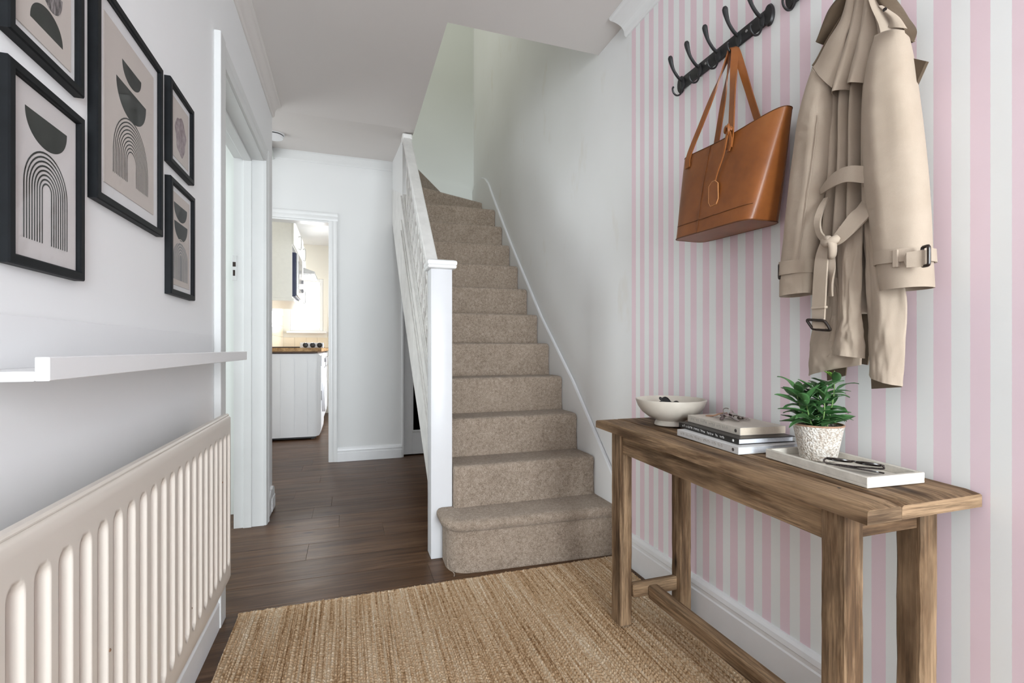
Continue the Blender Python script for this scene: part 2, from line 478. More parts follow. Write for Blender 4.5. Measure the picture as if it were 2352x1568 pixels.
b = MB(); b.box((-1.6, 3.18, 0), (-1.5, YB + 0.1, 2.6)); struct('wall_hall_side', b, MAT['wall'])
# strip of wall between the stair string and the ceiling, in line with the banister
b = MB(); b.prism([(3.46, 1.98), (4.30, 2.30), (4.30, 2.56), (3.8, 2.50), (3.46, 2.42)], 0, 0.3585, 0.415); struct('wall_stair_side', b, MAT['wall'])
# room through the left doorway
b = MB(); b.box((-2.95, 0.2, 0), (-2.9, 4.3, 2.5)); b.box((-2.95, 4.25, 0), (-1.6, 4.35, 2.5)); b.box((-2.95, 0.15, 0), (-0.565, 0.2, 2.5)); b.box((-1.6, 3.12, 0), (-0.565, 3.18, 2.5)); b.box((-2.95, 0.15, 2.45), (-0.565, 4.3, 2.5))
struct('wall_front_room', b, MAT['wall_green'])
# kitchen shell
b = MB()
b.box((-0.98, YB + 0.1, 0), (-0.88, 7.7, 2.5)); 
b.box((-0.98, 7.6, 0), (-0.79, 7.7, 2.5)); b.box((-0.345, 7.6, 0), (1.4, 7.7, 2.5)); b.box((-0.79, 7.6, 0), (-0.345, 7.7, 1.195)); b.box((-0.79, 7.6, 1.95), (-0.345, 7.7, 2.5))
b.box((1.3, YB + 0.1, 0), (1.4, 5.35, 2.5)); b.box((1.3, 6.65, 0), (1.4, 7.7, 2.5)); b.box((1.3, 5.35, 2.25), (1.4, 6.65, 2.5)); b.box((1.3, 5.35, 0), (1.4, 6.65, 0.12))
struct('wall_kitchen', b, MAT['kitchen'])
# cupboard behind the glazed door, its unlit gloom put into near-black walls
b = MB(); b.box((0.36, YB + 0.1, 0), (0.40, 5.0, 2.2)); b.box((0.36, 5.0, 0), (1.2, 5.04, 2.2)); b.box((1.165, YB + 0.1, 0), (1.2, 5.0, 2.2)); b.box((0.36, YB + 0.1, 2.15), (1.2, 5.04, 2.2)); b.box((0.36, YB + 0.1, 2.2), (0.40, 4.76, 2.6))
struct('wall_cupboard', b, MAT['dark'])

# entrance wall behind the camera with its glazing
b = MB(); b.box((-0.57, YF - 0.1, 0), (-0.38, YF, 2.4)); b.box((1.12, YF - 0.1, 0), (1.17, YF, 2.4)); b.box((-0.38, YF - 0.1, 2.31), (1.12, YF, 2.4)); b.box((-0.38, YF - 0.1, 0), (1.12, YF, 0.16))
struct('wall_entrance', b, MAT['wall'])
def glazed(name, axis, pos, a0, a1, z0, z1, nx, nz, fw=0.045):
    """window: outer frame, glazing bars, one pane; axis 1: plane of constant y, axis 0: constant x"""
    def bx(m, u0, u1, w0, w1, d=0.03):
        if axis == 1: m.box((u0, pos - d, w0), (u1, pos + d, w1), 0.004)
        else: m.box((pos - d, u0, w0), (pos + d, u1, w1), 0.004)
    m = MB()
    bx(m, a0, a0 + fw, z0, z1); bx(m, a1 - fw, a1, z0, z1); bx(m, a0 + fw, a1 - fw, z0, z0 + fw); bx(m, a0 + fw, a1 - fw, z1 - fw, z1)
    w = struct(name, m, MAT['gloss'])
    for i in range(1, nx):
        m = MB(); c = a0 + (a1 - a0) * i / nx; bx(m, c - 0.014, c + 0.014, z0 + fw, z1 - fw, 0.02); part('glazing_bar', m, MAT['gloss'], w, smooth=False)
    for i in range(1, nz):
        m = MB(); c = z0 + (z1 - z0) * i / nz; bx(m, a0 + fw, a1 - fw, c - 0.014, c + 0.014, 0.019); part('glazing_bar', m, MAT['gloss'], w, smooth=False)
    m = MB(); bx(m, a0 + fw, a1 - fw, z0 + fw, z1 - fw, 0.002); part('pane', m, MAT['glass'], w, smooth=False)
    return w
glazed('window_1', 1, YF - 0.05, -0.38, 1.12, 0.16, 2.31, 3, 2)
w2 = glazed('window_2', 1, 7.64, -0.79, -0.345, 1.195, 1.95, 1, 1, 0.05)
m = MB(); m.box((-0.83, 7.5, 1.155), (-0.30, 7.62, 1.19), 0.006); part('window_sill', m, MAT['gloss'], w2)
glazed('window_3', 0, 1.35, 5.35, 6.65, 0.12, 2.25, 2, 2)

# mouldings ---------------------------------------------------------
def cove_pts(w, h, n=8):
    """profile (out from the wall, down from the ceiling) with a lip at each end"""
    pts = [(0, 0), (w, 0), (w, 0.010)]
    for i in range(n + 1):
        t = math.pi / 2 * i / n
        pts.append((w - 0.008 - (w - 0.022) * math.sin(t), 0.014 + (h - 0.028) * (1 - math.cos(t))))
    return pts + [(0.013, h - 0.006), (0.006, h), (0, h)]
b = MB(); b.prism([(XR - u, ZC - d) for u, d in cove_pts(0.088, 0.068)], 1, YF, 1.874); struct('trim_1', b, MAT['gloss'])
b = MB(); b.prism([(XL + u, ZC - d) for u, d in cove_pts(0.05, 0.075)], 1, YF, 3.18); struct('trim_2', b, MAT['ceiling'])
b = MB(); b.prism([(YB - u, 2.5415 - d) for u, d in cove_pts(0.040, 0.080)], 0, -1.5, 0.3585); struct('trim_3', b, MAT['wall'])

def skirt_pts(h, t=0.018):
    return [(0, 0), (t, 0), (t, h - 0.045), (t - 0.004, h - 0.041), (t - 0.004, h - 0.030), (t - 0.001, h - 0.026), (t - 0.004, h - 0.012), (t - 0.010, h - 0.004), (t - 0.012, h), (0, h)]
b = MB(); b.prism([(XR - u, z) for u, z in skirt_pts(0.142)], 1, YF, 1.87); struct('baseboard_right', b, MAT['skirt'])
b = MB(); b.prism([(YB - u, z) for u, z in skirt_pts(0.115)], 0, K1 + 0.07, U0 - 0.012); struct('baseboard_back', b, MAT['skirt'])
b = MB(); b.prism([(XL + u, z) for u, z in skirt_pts(0.13)], 1, YF, 1.862); struct('baseboard_left', b, MAT['skirt'])
# stub of baseboard with torn paint at the end of the left wall
b = MB(); b.prism([(2.985, 0.004), (3.185, 0.004), (3.185, 0.10), (3.17, 0.128), (3.13, 0.142), (3.09, 0.130), (3.05, 0.136), (3.015, 0.112), (2.985, 0.09)], 0, XL, XL + 0.013)
b.box((XL, 3.06, 0.005), (XL + 0.017, 3.187, 0.085), 0.005)
struct('baseboard_wall_end', b, plain('flaking_white_paint', (0.86, 0.85, 0.85), 0.6, 0.4, var=0.16, scale=70, bump=0.6, bdist=0.01))

# left doorway: lining, stops, architraves, strike plate -------------
d1 = MB()
LX0, LX1 = XL - 0.140, XL + 0.002
d1.box((LX0, D0 - 0.022, 0), (LX1, D0, DZ)); d1.box((LX0, D1, 0), (LX1, D1 + 0.022, DZ)); d1.box((LX0, D0 - 0.022, DZ), (LX1, D1 + 0.022, DZ + 0.022))
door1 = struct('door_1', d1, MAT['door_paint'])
m = MB(); m.box((LX0 + 0.045, D0, 0), (LX0 + 0.085, D0 + 0.012, DZ), 0.002); m.box((LX0 + 0.045, D1 - 0.012, 0), (LX0 + 0.085, D1, DZ), 0.002); m.box((LX0 + 0.045, D0, DZ - 0.012), (LX0 + 0.085, D1, DZ), 0.002)
part('door_stop', m, MAT['door_paint'], door1, smooth=False)
def arch_prof(w):
    return [(0, 0), (0, 0.012), (0.006, 0.016), (w * 0.42, 0.017), (w * 0.5, 0.012), (w * 0.6, 0.018), (w - 0.012, 0.021), (w - 0.004, 0.017), (w, 0.010), (w, 0)]
AW = 0.070
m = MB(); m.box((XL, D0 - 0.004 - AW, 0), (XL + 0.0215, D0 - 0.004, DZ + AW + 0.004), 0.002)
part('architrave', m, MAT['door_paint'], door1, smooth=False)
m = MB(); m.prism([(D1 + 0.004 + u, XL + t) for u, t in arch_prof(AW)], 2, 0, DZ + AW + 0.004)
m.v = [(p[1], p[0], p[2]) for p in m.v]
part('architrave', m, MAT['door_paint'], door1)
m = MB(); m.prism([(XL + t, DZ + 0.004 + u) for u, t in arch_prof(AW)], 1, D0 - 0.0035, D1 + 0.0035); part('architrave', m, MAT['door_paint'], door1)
m = MB(); zc = 1.355
m.box((-0.592 + 0.018, D1 - 0.002, zc - 0.06), (-0.592 + 0.04, D1 + 0.001, zc + 0.07), 0.001)
sp = part('strike_plate', m, MAT['door_paint'], door1, smooth=False)
m = MB(); m.box((-0.571, D1 - 0.0032, zc + 0.012), (-0.557, D1 + 0.001, zc + 0.036)); m.box((-0.570, D1 - 0.0032, zc - 0.036), (-0.560, D1 + 0.001, zc - 0.006))
part('latch_hole', m, plain('dark_hole_depth', (0.03, 0.016, 0.012), 0.7), sp, smooth=False)  # holes drawn as dark boxes, the shade inside put into the colour

# kitchen doorway frame ----------------------------------------------
m = MB(); m.box((K1, YB - 0.004, 0), (K1 + 0.014, YB + 0.102, KZ)); m.box((K0 - 0.014, YB - 0.004, 0), (K0, YB + 0.102, KZ)); m.box((K0, YB - 0.004, KZ - 0.012), (K1, YB + 0.102, KZ + 0.002))
door2 = struct('door_2', m, MAT['gloss'])
for s0, s1 in ((K1 + 0.004, K1 + 0.072), (K0 - 0.072, K0 - 0.004)):
    m = MB(); m.prism([(s0 + (s1 - s0) * u / AW if s0 > -0.5 else s1 - (s1 - s0) * u / AW, YB - t * 0.6) for u, t in arch_prof(AW)], 2, 0, KZ + 0.0035); part('architrave', m, MAT['gloss'], door2)
m = MB(); m.prism([(YB - t * 0.6, KZ + 0.003 + u) for u, t in arch_prof(AW)], 0, K0 - 0.072, K1 + 0.072); part('architrave', m, MAT['gloss'], door2)

# glazed door under the stairs ---------------------------------------
m = MB()
m.box((U0, YB + 0.035, 0.012), (U0 + 0.082, YB + 0.075, UZ), 0.002); m.box((U1 - 0.082, YB + 0.035, 0.012), (U1, YB + 0.075, UZ), 0.002)
m.box((U0 + 0.082, YB + 0.035, 0.012), (U1 - 0.082, YB + 0.075, 0.215), 0.002); m.box((U0 + 0.082, YB + 0.035, UZ - 0.1), (U1 - 0.082, YB + 0.075, UZ), 0.002)
door3 = struct('door_3', m, MAT['skirt'])
m = MB(); m.box((U0 + 0.082, YB + 0.050, 0.215), (U1 - 0.082, YB + 0.056, UZ - 0.1)); part('dark_pane', m, glass('dark_pane_glass', (0.35, 0.37, 0.38), 0.05), door3, smooth=False)
m = MB()
m.box((U0 + 0.082, YB + 0.030, 0.215), (U0 + 0.092, YB + 0.05, UZ - 0.1), 0.002); m.box((U0 + 0.082, YB + 0.026, 0.207), (U1 - 0.082, YB + 0.05, 0.222), 0.003)
part('glazing_bead', m, MAT['skirt'], door3, smooth=False)
m = MB(); m.box((U0 - 0.012, YB - 0.012, 0), (U0 + 0.004, YB + 0.09, UZ), 0.002); part('door_lining', m, MAT['skirt'], door3, smooth=False)

# ================================================================== STAIRCASE
GO, RISE, Y1, Z1 = 0.1893, 0.1855, 1.942, 0.228
SXL, SXR = 0.448, 1.146
st = thing('staircase', 'white staircase carpeted in taupe twist, rising between the banister and the right wall', 'staircase', (0.8, 2.6, 0))
def step_profile(yn, zn, ybk, zb):
    """riser, softly rolled edge and tread in (y, z)"""
    r = 0.020; pts = [(yn + 0.006, zb), (yn + 0.005, zn - 0.09), (yn + 0.002, zn - 0.045)]
    for i in range(9):
        t = math.pi / 2 * i / 8
        pts.append((yn + r - r * math.cos(t), zn - r + r * math.sin(t)))
    pts += [(yn + 0.06, zn + 0.002), (ybk, zn), (ybk, zb)]
    return pts
def extrude_step(prof, x0, x1):
    m = MB(); n = len(prof); xs = [x0, x0 + 0.004, x0 + 0.012] + [x0 + 0.012 + (x1 - x0 - 0.024) * i / 6 for i in range(1, 6)] + [x1 - 0.012, x1 - 0.004, x1]
    vs = []; fs = []
    for k, x in enumerate(xs):
        e = {0: 0.010, 1: 0.004, 2: 0.0}.get(min(k, len(xs) - 1 - k), 0.0)
        for i, (y, z) in enumerate(prof):
            yy, zz = y, z
            if 0 < i < n - 1: yy = y + (e if y < prof[0][0] + 0.05 else 0); zz = z - (e if z > prof[0][1] + 0.05 else 0) * 0.8
            vs.append((x, yy, zz))
    for k in range(len(xs) - 1):
        for i in range(n):
            j = (i + 1) % n
            fs.append((k * n + i, k * n + j, (k + 1) * n + j, (k + 1) * n + i))
    fs.append(tuple(range(n))[::-1]); fs.append(tuple((len(xs) - 1) * n + i for i in range(n)))
    return m.add(vs, fs)
# first step, with its bullnose end wrapping in front of the newel
def outline(r_in, dy):
    x0 = 0.372 + r_in; y0 = Y1 + dy; pts = [(SXR + 0.017, y0 - 0.012)]
    for i in range(6): pts.append((SXR - (SXR - 0.52) * (i + 1) / 6, y0 - 0.012 + 0.024 * (i + 1) / 6 * 1.1))
    cx, cy, rad = x0 + 0.095, y0 + 0.115, 0.095
    for i in range(11):
        t = math.radians(-82 - 98 * i / 10)
        pts.append((cx + rad * math.cos(t), cy + rad * math.sin(t) * 1.02))
    pts += [(x0 + 0.002, 2.168), (0.450, 2.168), (SXR + 0.017, 2.168)]
    return pts
lev = [(0.026, 0.026, 0.0), (0.026, 0.026, Z1 - 0.055), (0.016, 0.018, Z1 - 0.052), (0.006, 0.008, Z1 - 0.044), (0.0, 0.0, Z1 - 0.028), (0.001, 0.002, Z1 - 0.014), (0.008, 0.010, Z1 - 0.004), (0.022, 0.026, Z1)]
m = MB(); rings = [[(x, y, z) for x, y in outline(a, c)] for a, c, z in lev]; n = len(rings[0])
vs = [p for r in rings for p in r]; fs = []
for k in range(len(rings) - 1):
    for i in range(n):
        j = (i + 1) % n
        fs.append((k * n + i, k * n + j, (k + 1) * n + j, (k + 1) * n + i))
fs.append(tuple(range(n))); fs.append(tuple((len(rings) - 1) * n + i for i in range(n)))
m.add(vs, fs)
part('bullnose_step', m, MAT['carpet'], st, 'carpeted bottom step with a rounded left end', angle=50)
for k in range(1, 11):
    yn, zn = Y1 + GO * k, Z1 + RISE * k
    m = extrude_step(step_profile(yn, zn, yn + GO + 0.010, zn - RISE - 0.005), SXL, SXR)
    part('step', m, MAT['carpet'], st, angle=60)
# winders
def winder(a, bpt, c, d, z, zb):
    """nosing line a->b, back line c->d (x, y)"""
    m = MB(); A, B = Vector((*a, 0)), Vector((*bpt, 0)); t = (B - A).normalized(); nn = Vector((t.y, -t.x, 0))
    prof = [(-0.006, zb), (-0.005, z - 0.07), (-0.001, z - 0.03), (0, z - 0.018), (-0.003, z - 0.009), (-0.009, z - 0.003), (-0.018, z), (-0.05, z + 0.001)]
    P = []
    for q, zz in prof: P.append([tuple(A + nn * q + Vector((0, 0, zz))), tuple((A + B) / 2 + nn * q + Vector((0, 0, zz))), tuple(B + nn * q + Vector((0, 0, zz)))])
    P.append([(c[0], c[1], z), ((c[0] + d[0]) / 2, (c[1] + d[1]) / 2, z), (d[0], d[1], z)]); P.append([(c[0], c[1], zb), ((c[0] + d[0]) / 2, (c[1] + d[1]) / 2, zb), (d[0], d[1], zb)])
    m.grid(P)
    o = [p for r in P for p in r]
    k = len(P)
    m.add([r[0] for r in P], [tuple(range(k))]); m.add([r[2] for r in P], [tuple(range(k))])
    return m
part('winder_step', winder((0.45, 3.945), (1.146, 4.262), (0.50, 4.16), (1.146, 4.638), 2.262, 2.06), MAT['carpet'], st, angle=50)
part('winder_step', winder((0.50, 4.00), (0.842, 4.638), (0.425, 4.0), (0.425, 4.638), 2.445, 2.25), MAT['carpet'], st, angle=50)
# strings
m = MB()
top = [(1.952, 0.012), (1.952, 0.335), (2.40, 0.765), (2.854, 1.14), (3.467, 1.73), (3.86, 2.135), (3.98, 2.262), (4.08, 2.372), (4.18, 2.445), (4.28, 2.485), (4.40, 2.497), (4.52, 2.485), (4.638, 2.462), (4.638, 2.1), (4.2, 1.95)]
m.prism(top, 0, SXR + 0.001, XR + 0.001)
part('wall_string', m, MAT['wall'], st, 'white wall string curving up at the winders', smooth=False)
rim = [(XR - 0.010, y, z + 0.001) for y, z in top[1:13]]
m = MB(); m.tube(rim, 0.0085, 6); part('string_nosing', m, MAT['newel'], st)
m = MB(); m.prism([(0.60, 2.63), (0.707, 2.563), (0.85, 2.535), (0.953, 2.518), (1.05, 2.50), (SXR, 2.485), (SXR, 2.27), (0.62, 2.27)], 1, 4.622, 4.639); part('landing_string', m, MAT['wall_green'], st, smooth=False)
OS0, OS1 = 0.358, 0.392
strL = [(2.262, 0.012), (2.262, 0.795), (3.50, 2.028), (4.298, 2.31), (4.298, 2.02), (3.85, 1.60), (3.407, 1.205), (3.034, 0.885), (2.66, 0.585), (2.325, 0.31), (2.30, 0.012)]
m = MB(); m.prism(strL, 0, OS0, OS1); osg = part('outer_string', m, MAT['aged'], st, smooth=False)
for off, w, t in ((-0.012, 0.022, 0.010), (-0.175, 0.03, 0.006), (-0.245, 0.016, 0.009)):
    m = MB(); m.prism([(2.27, 0.80 + off - w), (2.27, 0.80 + off), (3.5, 2.03 + off * 1.05), (3.5, 2.03 + off * 1.05 - w)], 0, OS0 - t, OS0 + 0.002); part('string_moulding', m, MAT['aged'], osg, smooth=False)
m = MB(); m.prism([(2.30, 0.30), (3.85, 1.55), (4.2, 1.95), (4.2, 2.05), (2.30, 0.36)], 0, OS1, SXR); part('stair_soffit', m, MAT['wall'], st, smooth=False)
m = MB(); m.box((OS1, 2.20, 0.02), (SXR, 2.235, 0.34)); part('under_panel', m, MAT['dark'], st, smooth=False)
# newel post with its moulded cap
m = MB(); m.box((0.349, 2.170, 0.0), (0.4455, 2.266, 1.302), 0.004, 2); nw = part('newel_post', m, MAT['newel'], st)
m = MB(); cx, cy = 0.3985, 2.218
def sq(h, z): return [(cx - h, cy - h, z), (cx + h, cy - h, z), (cx + h, cy + h, z), (cx - h, cy + h, z)]
lv = [(0.048, 1.296), (0.059, 1.299), (0.0625, 1.302), (0.0635, 1.308), (0.0615, 1.3125), (0.0645, 1.316), (0.066, 1.322), (0.0655, 1.329), (0.062, 1.334), (0.053, 1.338), (0.030, 1.340)]
vs = [p for h, z in lv for p in sq(h, z)]; fs = [(0, 1, 2, 3)[::-1]]
for k in range(len(lv) - 1):
    for i in range(4): fs.append((4 * k + i, 4 * k + (i + 1) % 4, 4 * k + 4 + (i + 1) % 4, 4 * k + 4 + i))
k = 4 * (len(lv) - 1); fs.append((k, k + 1, k + 2, k + 3)); m.add(vs, fs)
part('newel_cap', m, MAT['gloss'], nw, 'flat moulded cap of the newel post', angle=25)
# handrail
def rail_z(y): return 1.327 + 0.972 * (y - 2.266)
hp = [(0.345, 0), (0.349, 0.006), (0.396, 0.006), (0.402, 0), (0.402, -0.03), (0.395, -0.045), (0.392, -0.06), (0.355, -0.06), (0.352, -0.045), (0.345, -0.03)]
m = MB(); n = len(hp); ya, yb = 2.262, 3.345
vs = [(x, ya, rail_z(ya) + dz) for x, dz in hp] + [(x, yb, rail_z(yb) + dz) for x, dz in hp]
m.add(vs, [tuple(range(n)), tuple(range(n, 2 * n))[::-1]] + [(i, (i + 1) % n, n + (i + 1) % n, n + i) for i in range(n)])
part('handrail', m, MAT['aged'], st, 'worn cream painted handrail', angle=20)
m = MB(); m.box((0.342, 3.31, 2.335), (0.408, 3.40, 2.379), 0.006); part('handrail_rosette', m, MAT['aged'], st)
# fretwork between handrail and string: scrolls along the slope
def str_z(y): return 0.795 + 0.996 * (y - 2.262)
def fret_unit():
    """one bay of the pierced panel in a sheared frame (u along y, w from string 0 to rail 1 in metres), built at y = 0"""
    m = MB(); x = 0.372; S = 0.97
    H = 0.46
    def T(u, w): return (x, u, S * u + w)
    def curve(pts, r): m.tube([T(u, w) for u, w in cr(pts, 14)], r, 6, flat=1.5)
    for s in (-1, 1):
        curve([(0.048 + s * 0.004, 0.0), (0.048 + s * 0.030, 0.05), (0.048 + s * 0.036, 0.10), (0.048 + s * 0.018, 0.135), (0.048 + s * 0.004, 0.12), (0.048 + s * 0.012, 0.095)], 0.0055)
        curve([(0.048 + s * 0.004, H), (0.048 + s * 0.030, H - 0.05), (0.048 + s * 0.036, H - 0.10), (0.048 + s * 0.018, H - 0.135), (0.048 + s * 0.004, H - 0.12), (0.048 + s * 0.012, H - 0.095)], 0.0055)
        curve([(0.048, 0.15), (0.048 + s * 0.026, 0.19), (0.048 + s * 0.026, 0.27), (0.048, 0.31)], 0.006)
    ring = [T(0.048 + 0.014 * math.cos(a * math.pi / 6), 0.23 + 0.026 * math.sin(a * math.pi / 6)) for a in range(12)]
    m.tube(ring, 0.005, 6, closed=True, flat=1.5)
    m.tube([T(0, 0), T(0, H)], 0.0065, 6, flat=1.4)
    return m
fm = fret_unit().mesh('fret_scroll', MAT['aged'], angle=60)
yy = 2.278
while yy < 3.24:
    h = (rail_z(yy + 0.045) - 0.055) - str_z(yy + 0.045)
    piece('fret_scroll', fm, st, (0, yy, str_z(yy) - 0.003), (0, 0, 0), (1, 1, 1))
    yy += 0.0955
for o in [c for c in st.children if c.name.startswith('fret_scroll')]:
    o.location.x = -ORG[st][0]
m = MB(); m.prism([(2.262, rail_z(2.262) - 0.062), (2.262, rail_z(2.262) - 0.10), (3.34, rail_z(3.34) - 0.10), (3.34, rail_z(3.34) - 0.062)], 0, 0.362, 0.384); m.prism([(2.262, 0.795), (2.262, 0.822), (3.47, str_z(3.47) + 0.027), (3.47, str_z(3.47))], 0, 0.362, 0.384)
part('fret_rail', m, MAT['aged'], st, smooth=False)

# ================================================================== LEFT WALL
# radiator ------------------------------------------------------------
rad = thing('radiator', 'long cream panel radiator with vertical flutes low on the left wall', 'radiator', (-0.37, 1.0, 0))
RX, RY0, RY1, RZ0, RZ1 = -0.330, 0.10, 1.632, 0.257, 0.742
NY = 960
zs = [RZ0, RZ0 + 0.012, RZ0 + 0.030, RZ0 + 0.045] + [RZ0 + 0.045 + 0.0045 * i for i in range(1, 8)] + [0.40, 0.5, 0.6] + [RZ1 - 0.080 + 0.0045 * i for i in range(9)] + [RZ1 - 0.034, RZ1 - 0.02, RZ1 - 0.006, RZ1]
def rad_depth(y, z):
    ph = ((y - 0.712 + 4.78) % 0.0478) / 0.0478       # pressed groove from 0.36 to 1.0 of the pitch
    c = (ph - 0.68) / 0.32; half = 0.32 * 0.0478
    lo, hi = RZ0 + 0.052, RZ1 - 0.050
    e = 0.0
    if z > hi - half: e = (z - (hi - half)) / half
    elif z < lo + half: e = ((lo + half) - z) / half
    rr = math.sqrt(c * c + e * e)
    return -0.0105 * max(0.0, 1 - rr ** 2.4) ** 0.9
P = []
for i in range(NY + 1):
    yv = RY0 + (RY1 - RY0) * i / NY
    eg = 0.004 if i in (0, NY) else 0.0
    P.append([(RX + rad_depth(yv, z) - eg - (0.004 if z in (zs[0], zs[-1]) else 0), yv, z) for z in zs])
m = MB(); m.grid(P, th=lambda i, j: (-0.016 - (P[i][j][0] - RX) - 0.008, 0, 0))
part('front_panel', m, MAT['radiator'], rad, angle=60)
m = MB(); m.box((RX - 0.020, RY0, RZ1 - 0.002), (RX - 0.004, RY1, RZ1 + 0.006), 0.003); part('top_seam', m, MAT['radiator'], rad)
m = MB(); m.box((RX - 0.055, RY0 + 0.03, RZ0 + 0.03), (RX - 0.03, RY1 - 0.03, RZ1 - 0.03), 0.004); part('back_panel', m, MAT['radiator'], rad)
for yc in (0.4, 1.45):
    m = MB(); m.box((XL + 0.001, yc - 0.02, 0.34), (RX - 0.05, yc + 0.02, 0.66), 0.002); part('wall_bracket', m, MAT['radiator'], rad)
m = MB(); m.tube([(RX - 0.066, 0.16, 0.30), (RX - 0.066, 0.075, 0.30), (RX - 0.066, 0.06, 0.28), (RX - 0.066, 0.06, 0.0)], 0.0075, 10); m.lathe([(0, -0.02), (0.016, -0.018), (0.018, 0.02), (0.012, 0.028), (0, 0.03)], (RX - 0.066, 0.062, 0.30), 14)
part('valve_pipe', m, MAT['skirt'], rad)
chip = plain('brown_chip', (0.22, 0.12, 0.07), 0.8)
rr = random.Random(5); m = MB()
for u, v in ((170, 1452), (433, 1413), (424, 1437), (375, 1497), (513, 1110), (490, 1095), (476, 1146), (462, 1356), (155, 1405), (365, 1530), (394, 1492)):
    pass
for y, z in ((0.70, 0.42), (0.98, 0.41), (1.02, 0.36), (1.22, 0.37), (1.28, 0.35), (1.36, 0.52), (1.46, 0.60), (1.53, 0.57), (0.86, 0.50)):
    m.lathe([(0, -0.001), (0.0026, -0.0005), (0.0018, 0.0008), (0, 0.001)], (RX + 0.0006 + rad_depth(y, z), y, z), 7, axis='x')
part('paint_chip', m, chip, rad, kind='stuff')

# picture ledge -------------------------------------------------------
lx, ly0, ly1, lz = -0.327, 0.703, 1.858, 0.902
sh = thing('picture_ledge', 'white lacquered picture ledge with a low front lip above the radiator', 'shelf', (XL, 1.28, lz))
m = MB(); m.box((XL, ly0, lz), (lx - 0.0142, ly1, lz + 0.0115), 0.001); part('base_board', m, MAT['shelf'], sh, smooth=False)
m = MB(); m.box((lx - 0.014, ly0, lz + 0.0002), (lx, ly1, lz + 0.028), 0.001); part('front_lip', m, MAT['shelf'], sh, smooth=False)
m = MB(); m.box((XL, ly0, lz + 0.011), (XL + 0.012, ly1 - 0.068, lz + 0.082), 0.001); part('back_board', m, MAT['shelf'], sh, smooth=False)

# framed prints --------------------------------------------------------
ink = plain('charcoal_ink', (0.042, 0.045, 0.043), 0.8, 0.2, var=0.35, scale=22)
soft = plain('grey_ink', (0.30, 0.30, 0.30), 0.8, 0.2, var=0.1)
beige = plain('beige_print_paper', (0.62, 0.56, 0.52), 0.85, 0.15, var=0.02)
pale = plain('pale_print_paper', (0.70, 0.665, 0.66), 0.85, 0.15, var=0.02)
def blotch_ink():
    m = NT('mauve_wash', (0.3, 0.25, 0.26), 0.85, 0.15); m.color(m.ramp(m.noise(m.coord(), 45, 5, 0.7), [(0.35, (0.22, 0.17, 0.18)), (0.65, (0.46, 0.39, 0.40))])); return m.mat
mauve = blotch_ink()
marble = NT('marbled_ink', (0.1, 0.1, 0.1), 0.8, 0.2); marble.color(marble.ramp(marble.noise(marble.coord((1, 3, 1)), 25, 6, 0.75, 1.5), [(0.4, (0.05, 0.045, 0.045)), (0.62, (0.40, 0.36, 0.36))])); marble = marble.mat
XP = XL + 0.0080                           # plane of the print
class Art:
    def __init__(s, root, x=XP): s.root = root; s.x = x; s.k = 0
    def poly(s, name, pts, mat):
        m = MB(); s.k += 1; m.prism(pts, 0, s.x - 0.001, s.x + 0.0002 + 0.00004 * s.k); return part(name, m, mat, s.root, smooth=False)
    def bowl(s, yc, zt, w, h, mat, up=False, name='print_half_disc', tilt=0.0):
        sg = 1 if up else -1; pts = []
        for i in range(25):
            a = math.pi * i / 24; u = -w / 2 * math.cos(a); v = sg * h * math.sin(a) ** 0.9
            pts.append((yc + u, zt + v + tilt * u))
        return s.poly(name, pts, mat)
    def arches(s, yc, z0, zs_, w, n, t, gap, mat):
        """n nested arches: outer half-width w/2, springing line zs_, foot z0"""
        for k in range(n):
            ro = w / 2 - k * (t + gap); ri = ro - t
            if ri <= 0.001: break
            o = [(yc - ro, z0)] + [(yc - ro * math.cos(math.pi * i / 20), zs_ + ro * 1.05 * math.sin(math.pi * i / 20)) for i in range(21)] + [(yc + ro, z0)]
            q = [(yc + ri, z0)] + [(yc + ri * math.cos(math.pi * i / 20), zs_ + ri * 1.05 * math.sin(math.pi * i / 20)) for i in range(21)] + [(yc - ri, z0)]
            m = MB(); nn = len(o); vs = []; fs = []
            q2 = q[::-1]
            for a, c in zip(o, q2): vs += [(s.x + 0.0004, *a), (s.x + 0.0004, *c)]
            for i in range(nn - 1): fs.append((2 * i, 2 * i + 1, 2 * i + 3, 2 * i + 2))
            m.add(vs, fs); part('print_arch_line', m, mat, s.root, smooth=False)
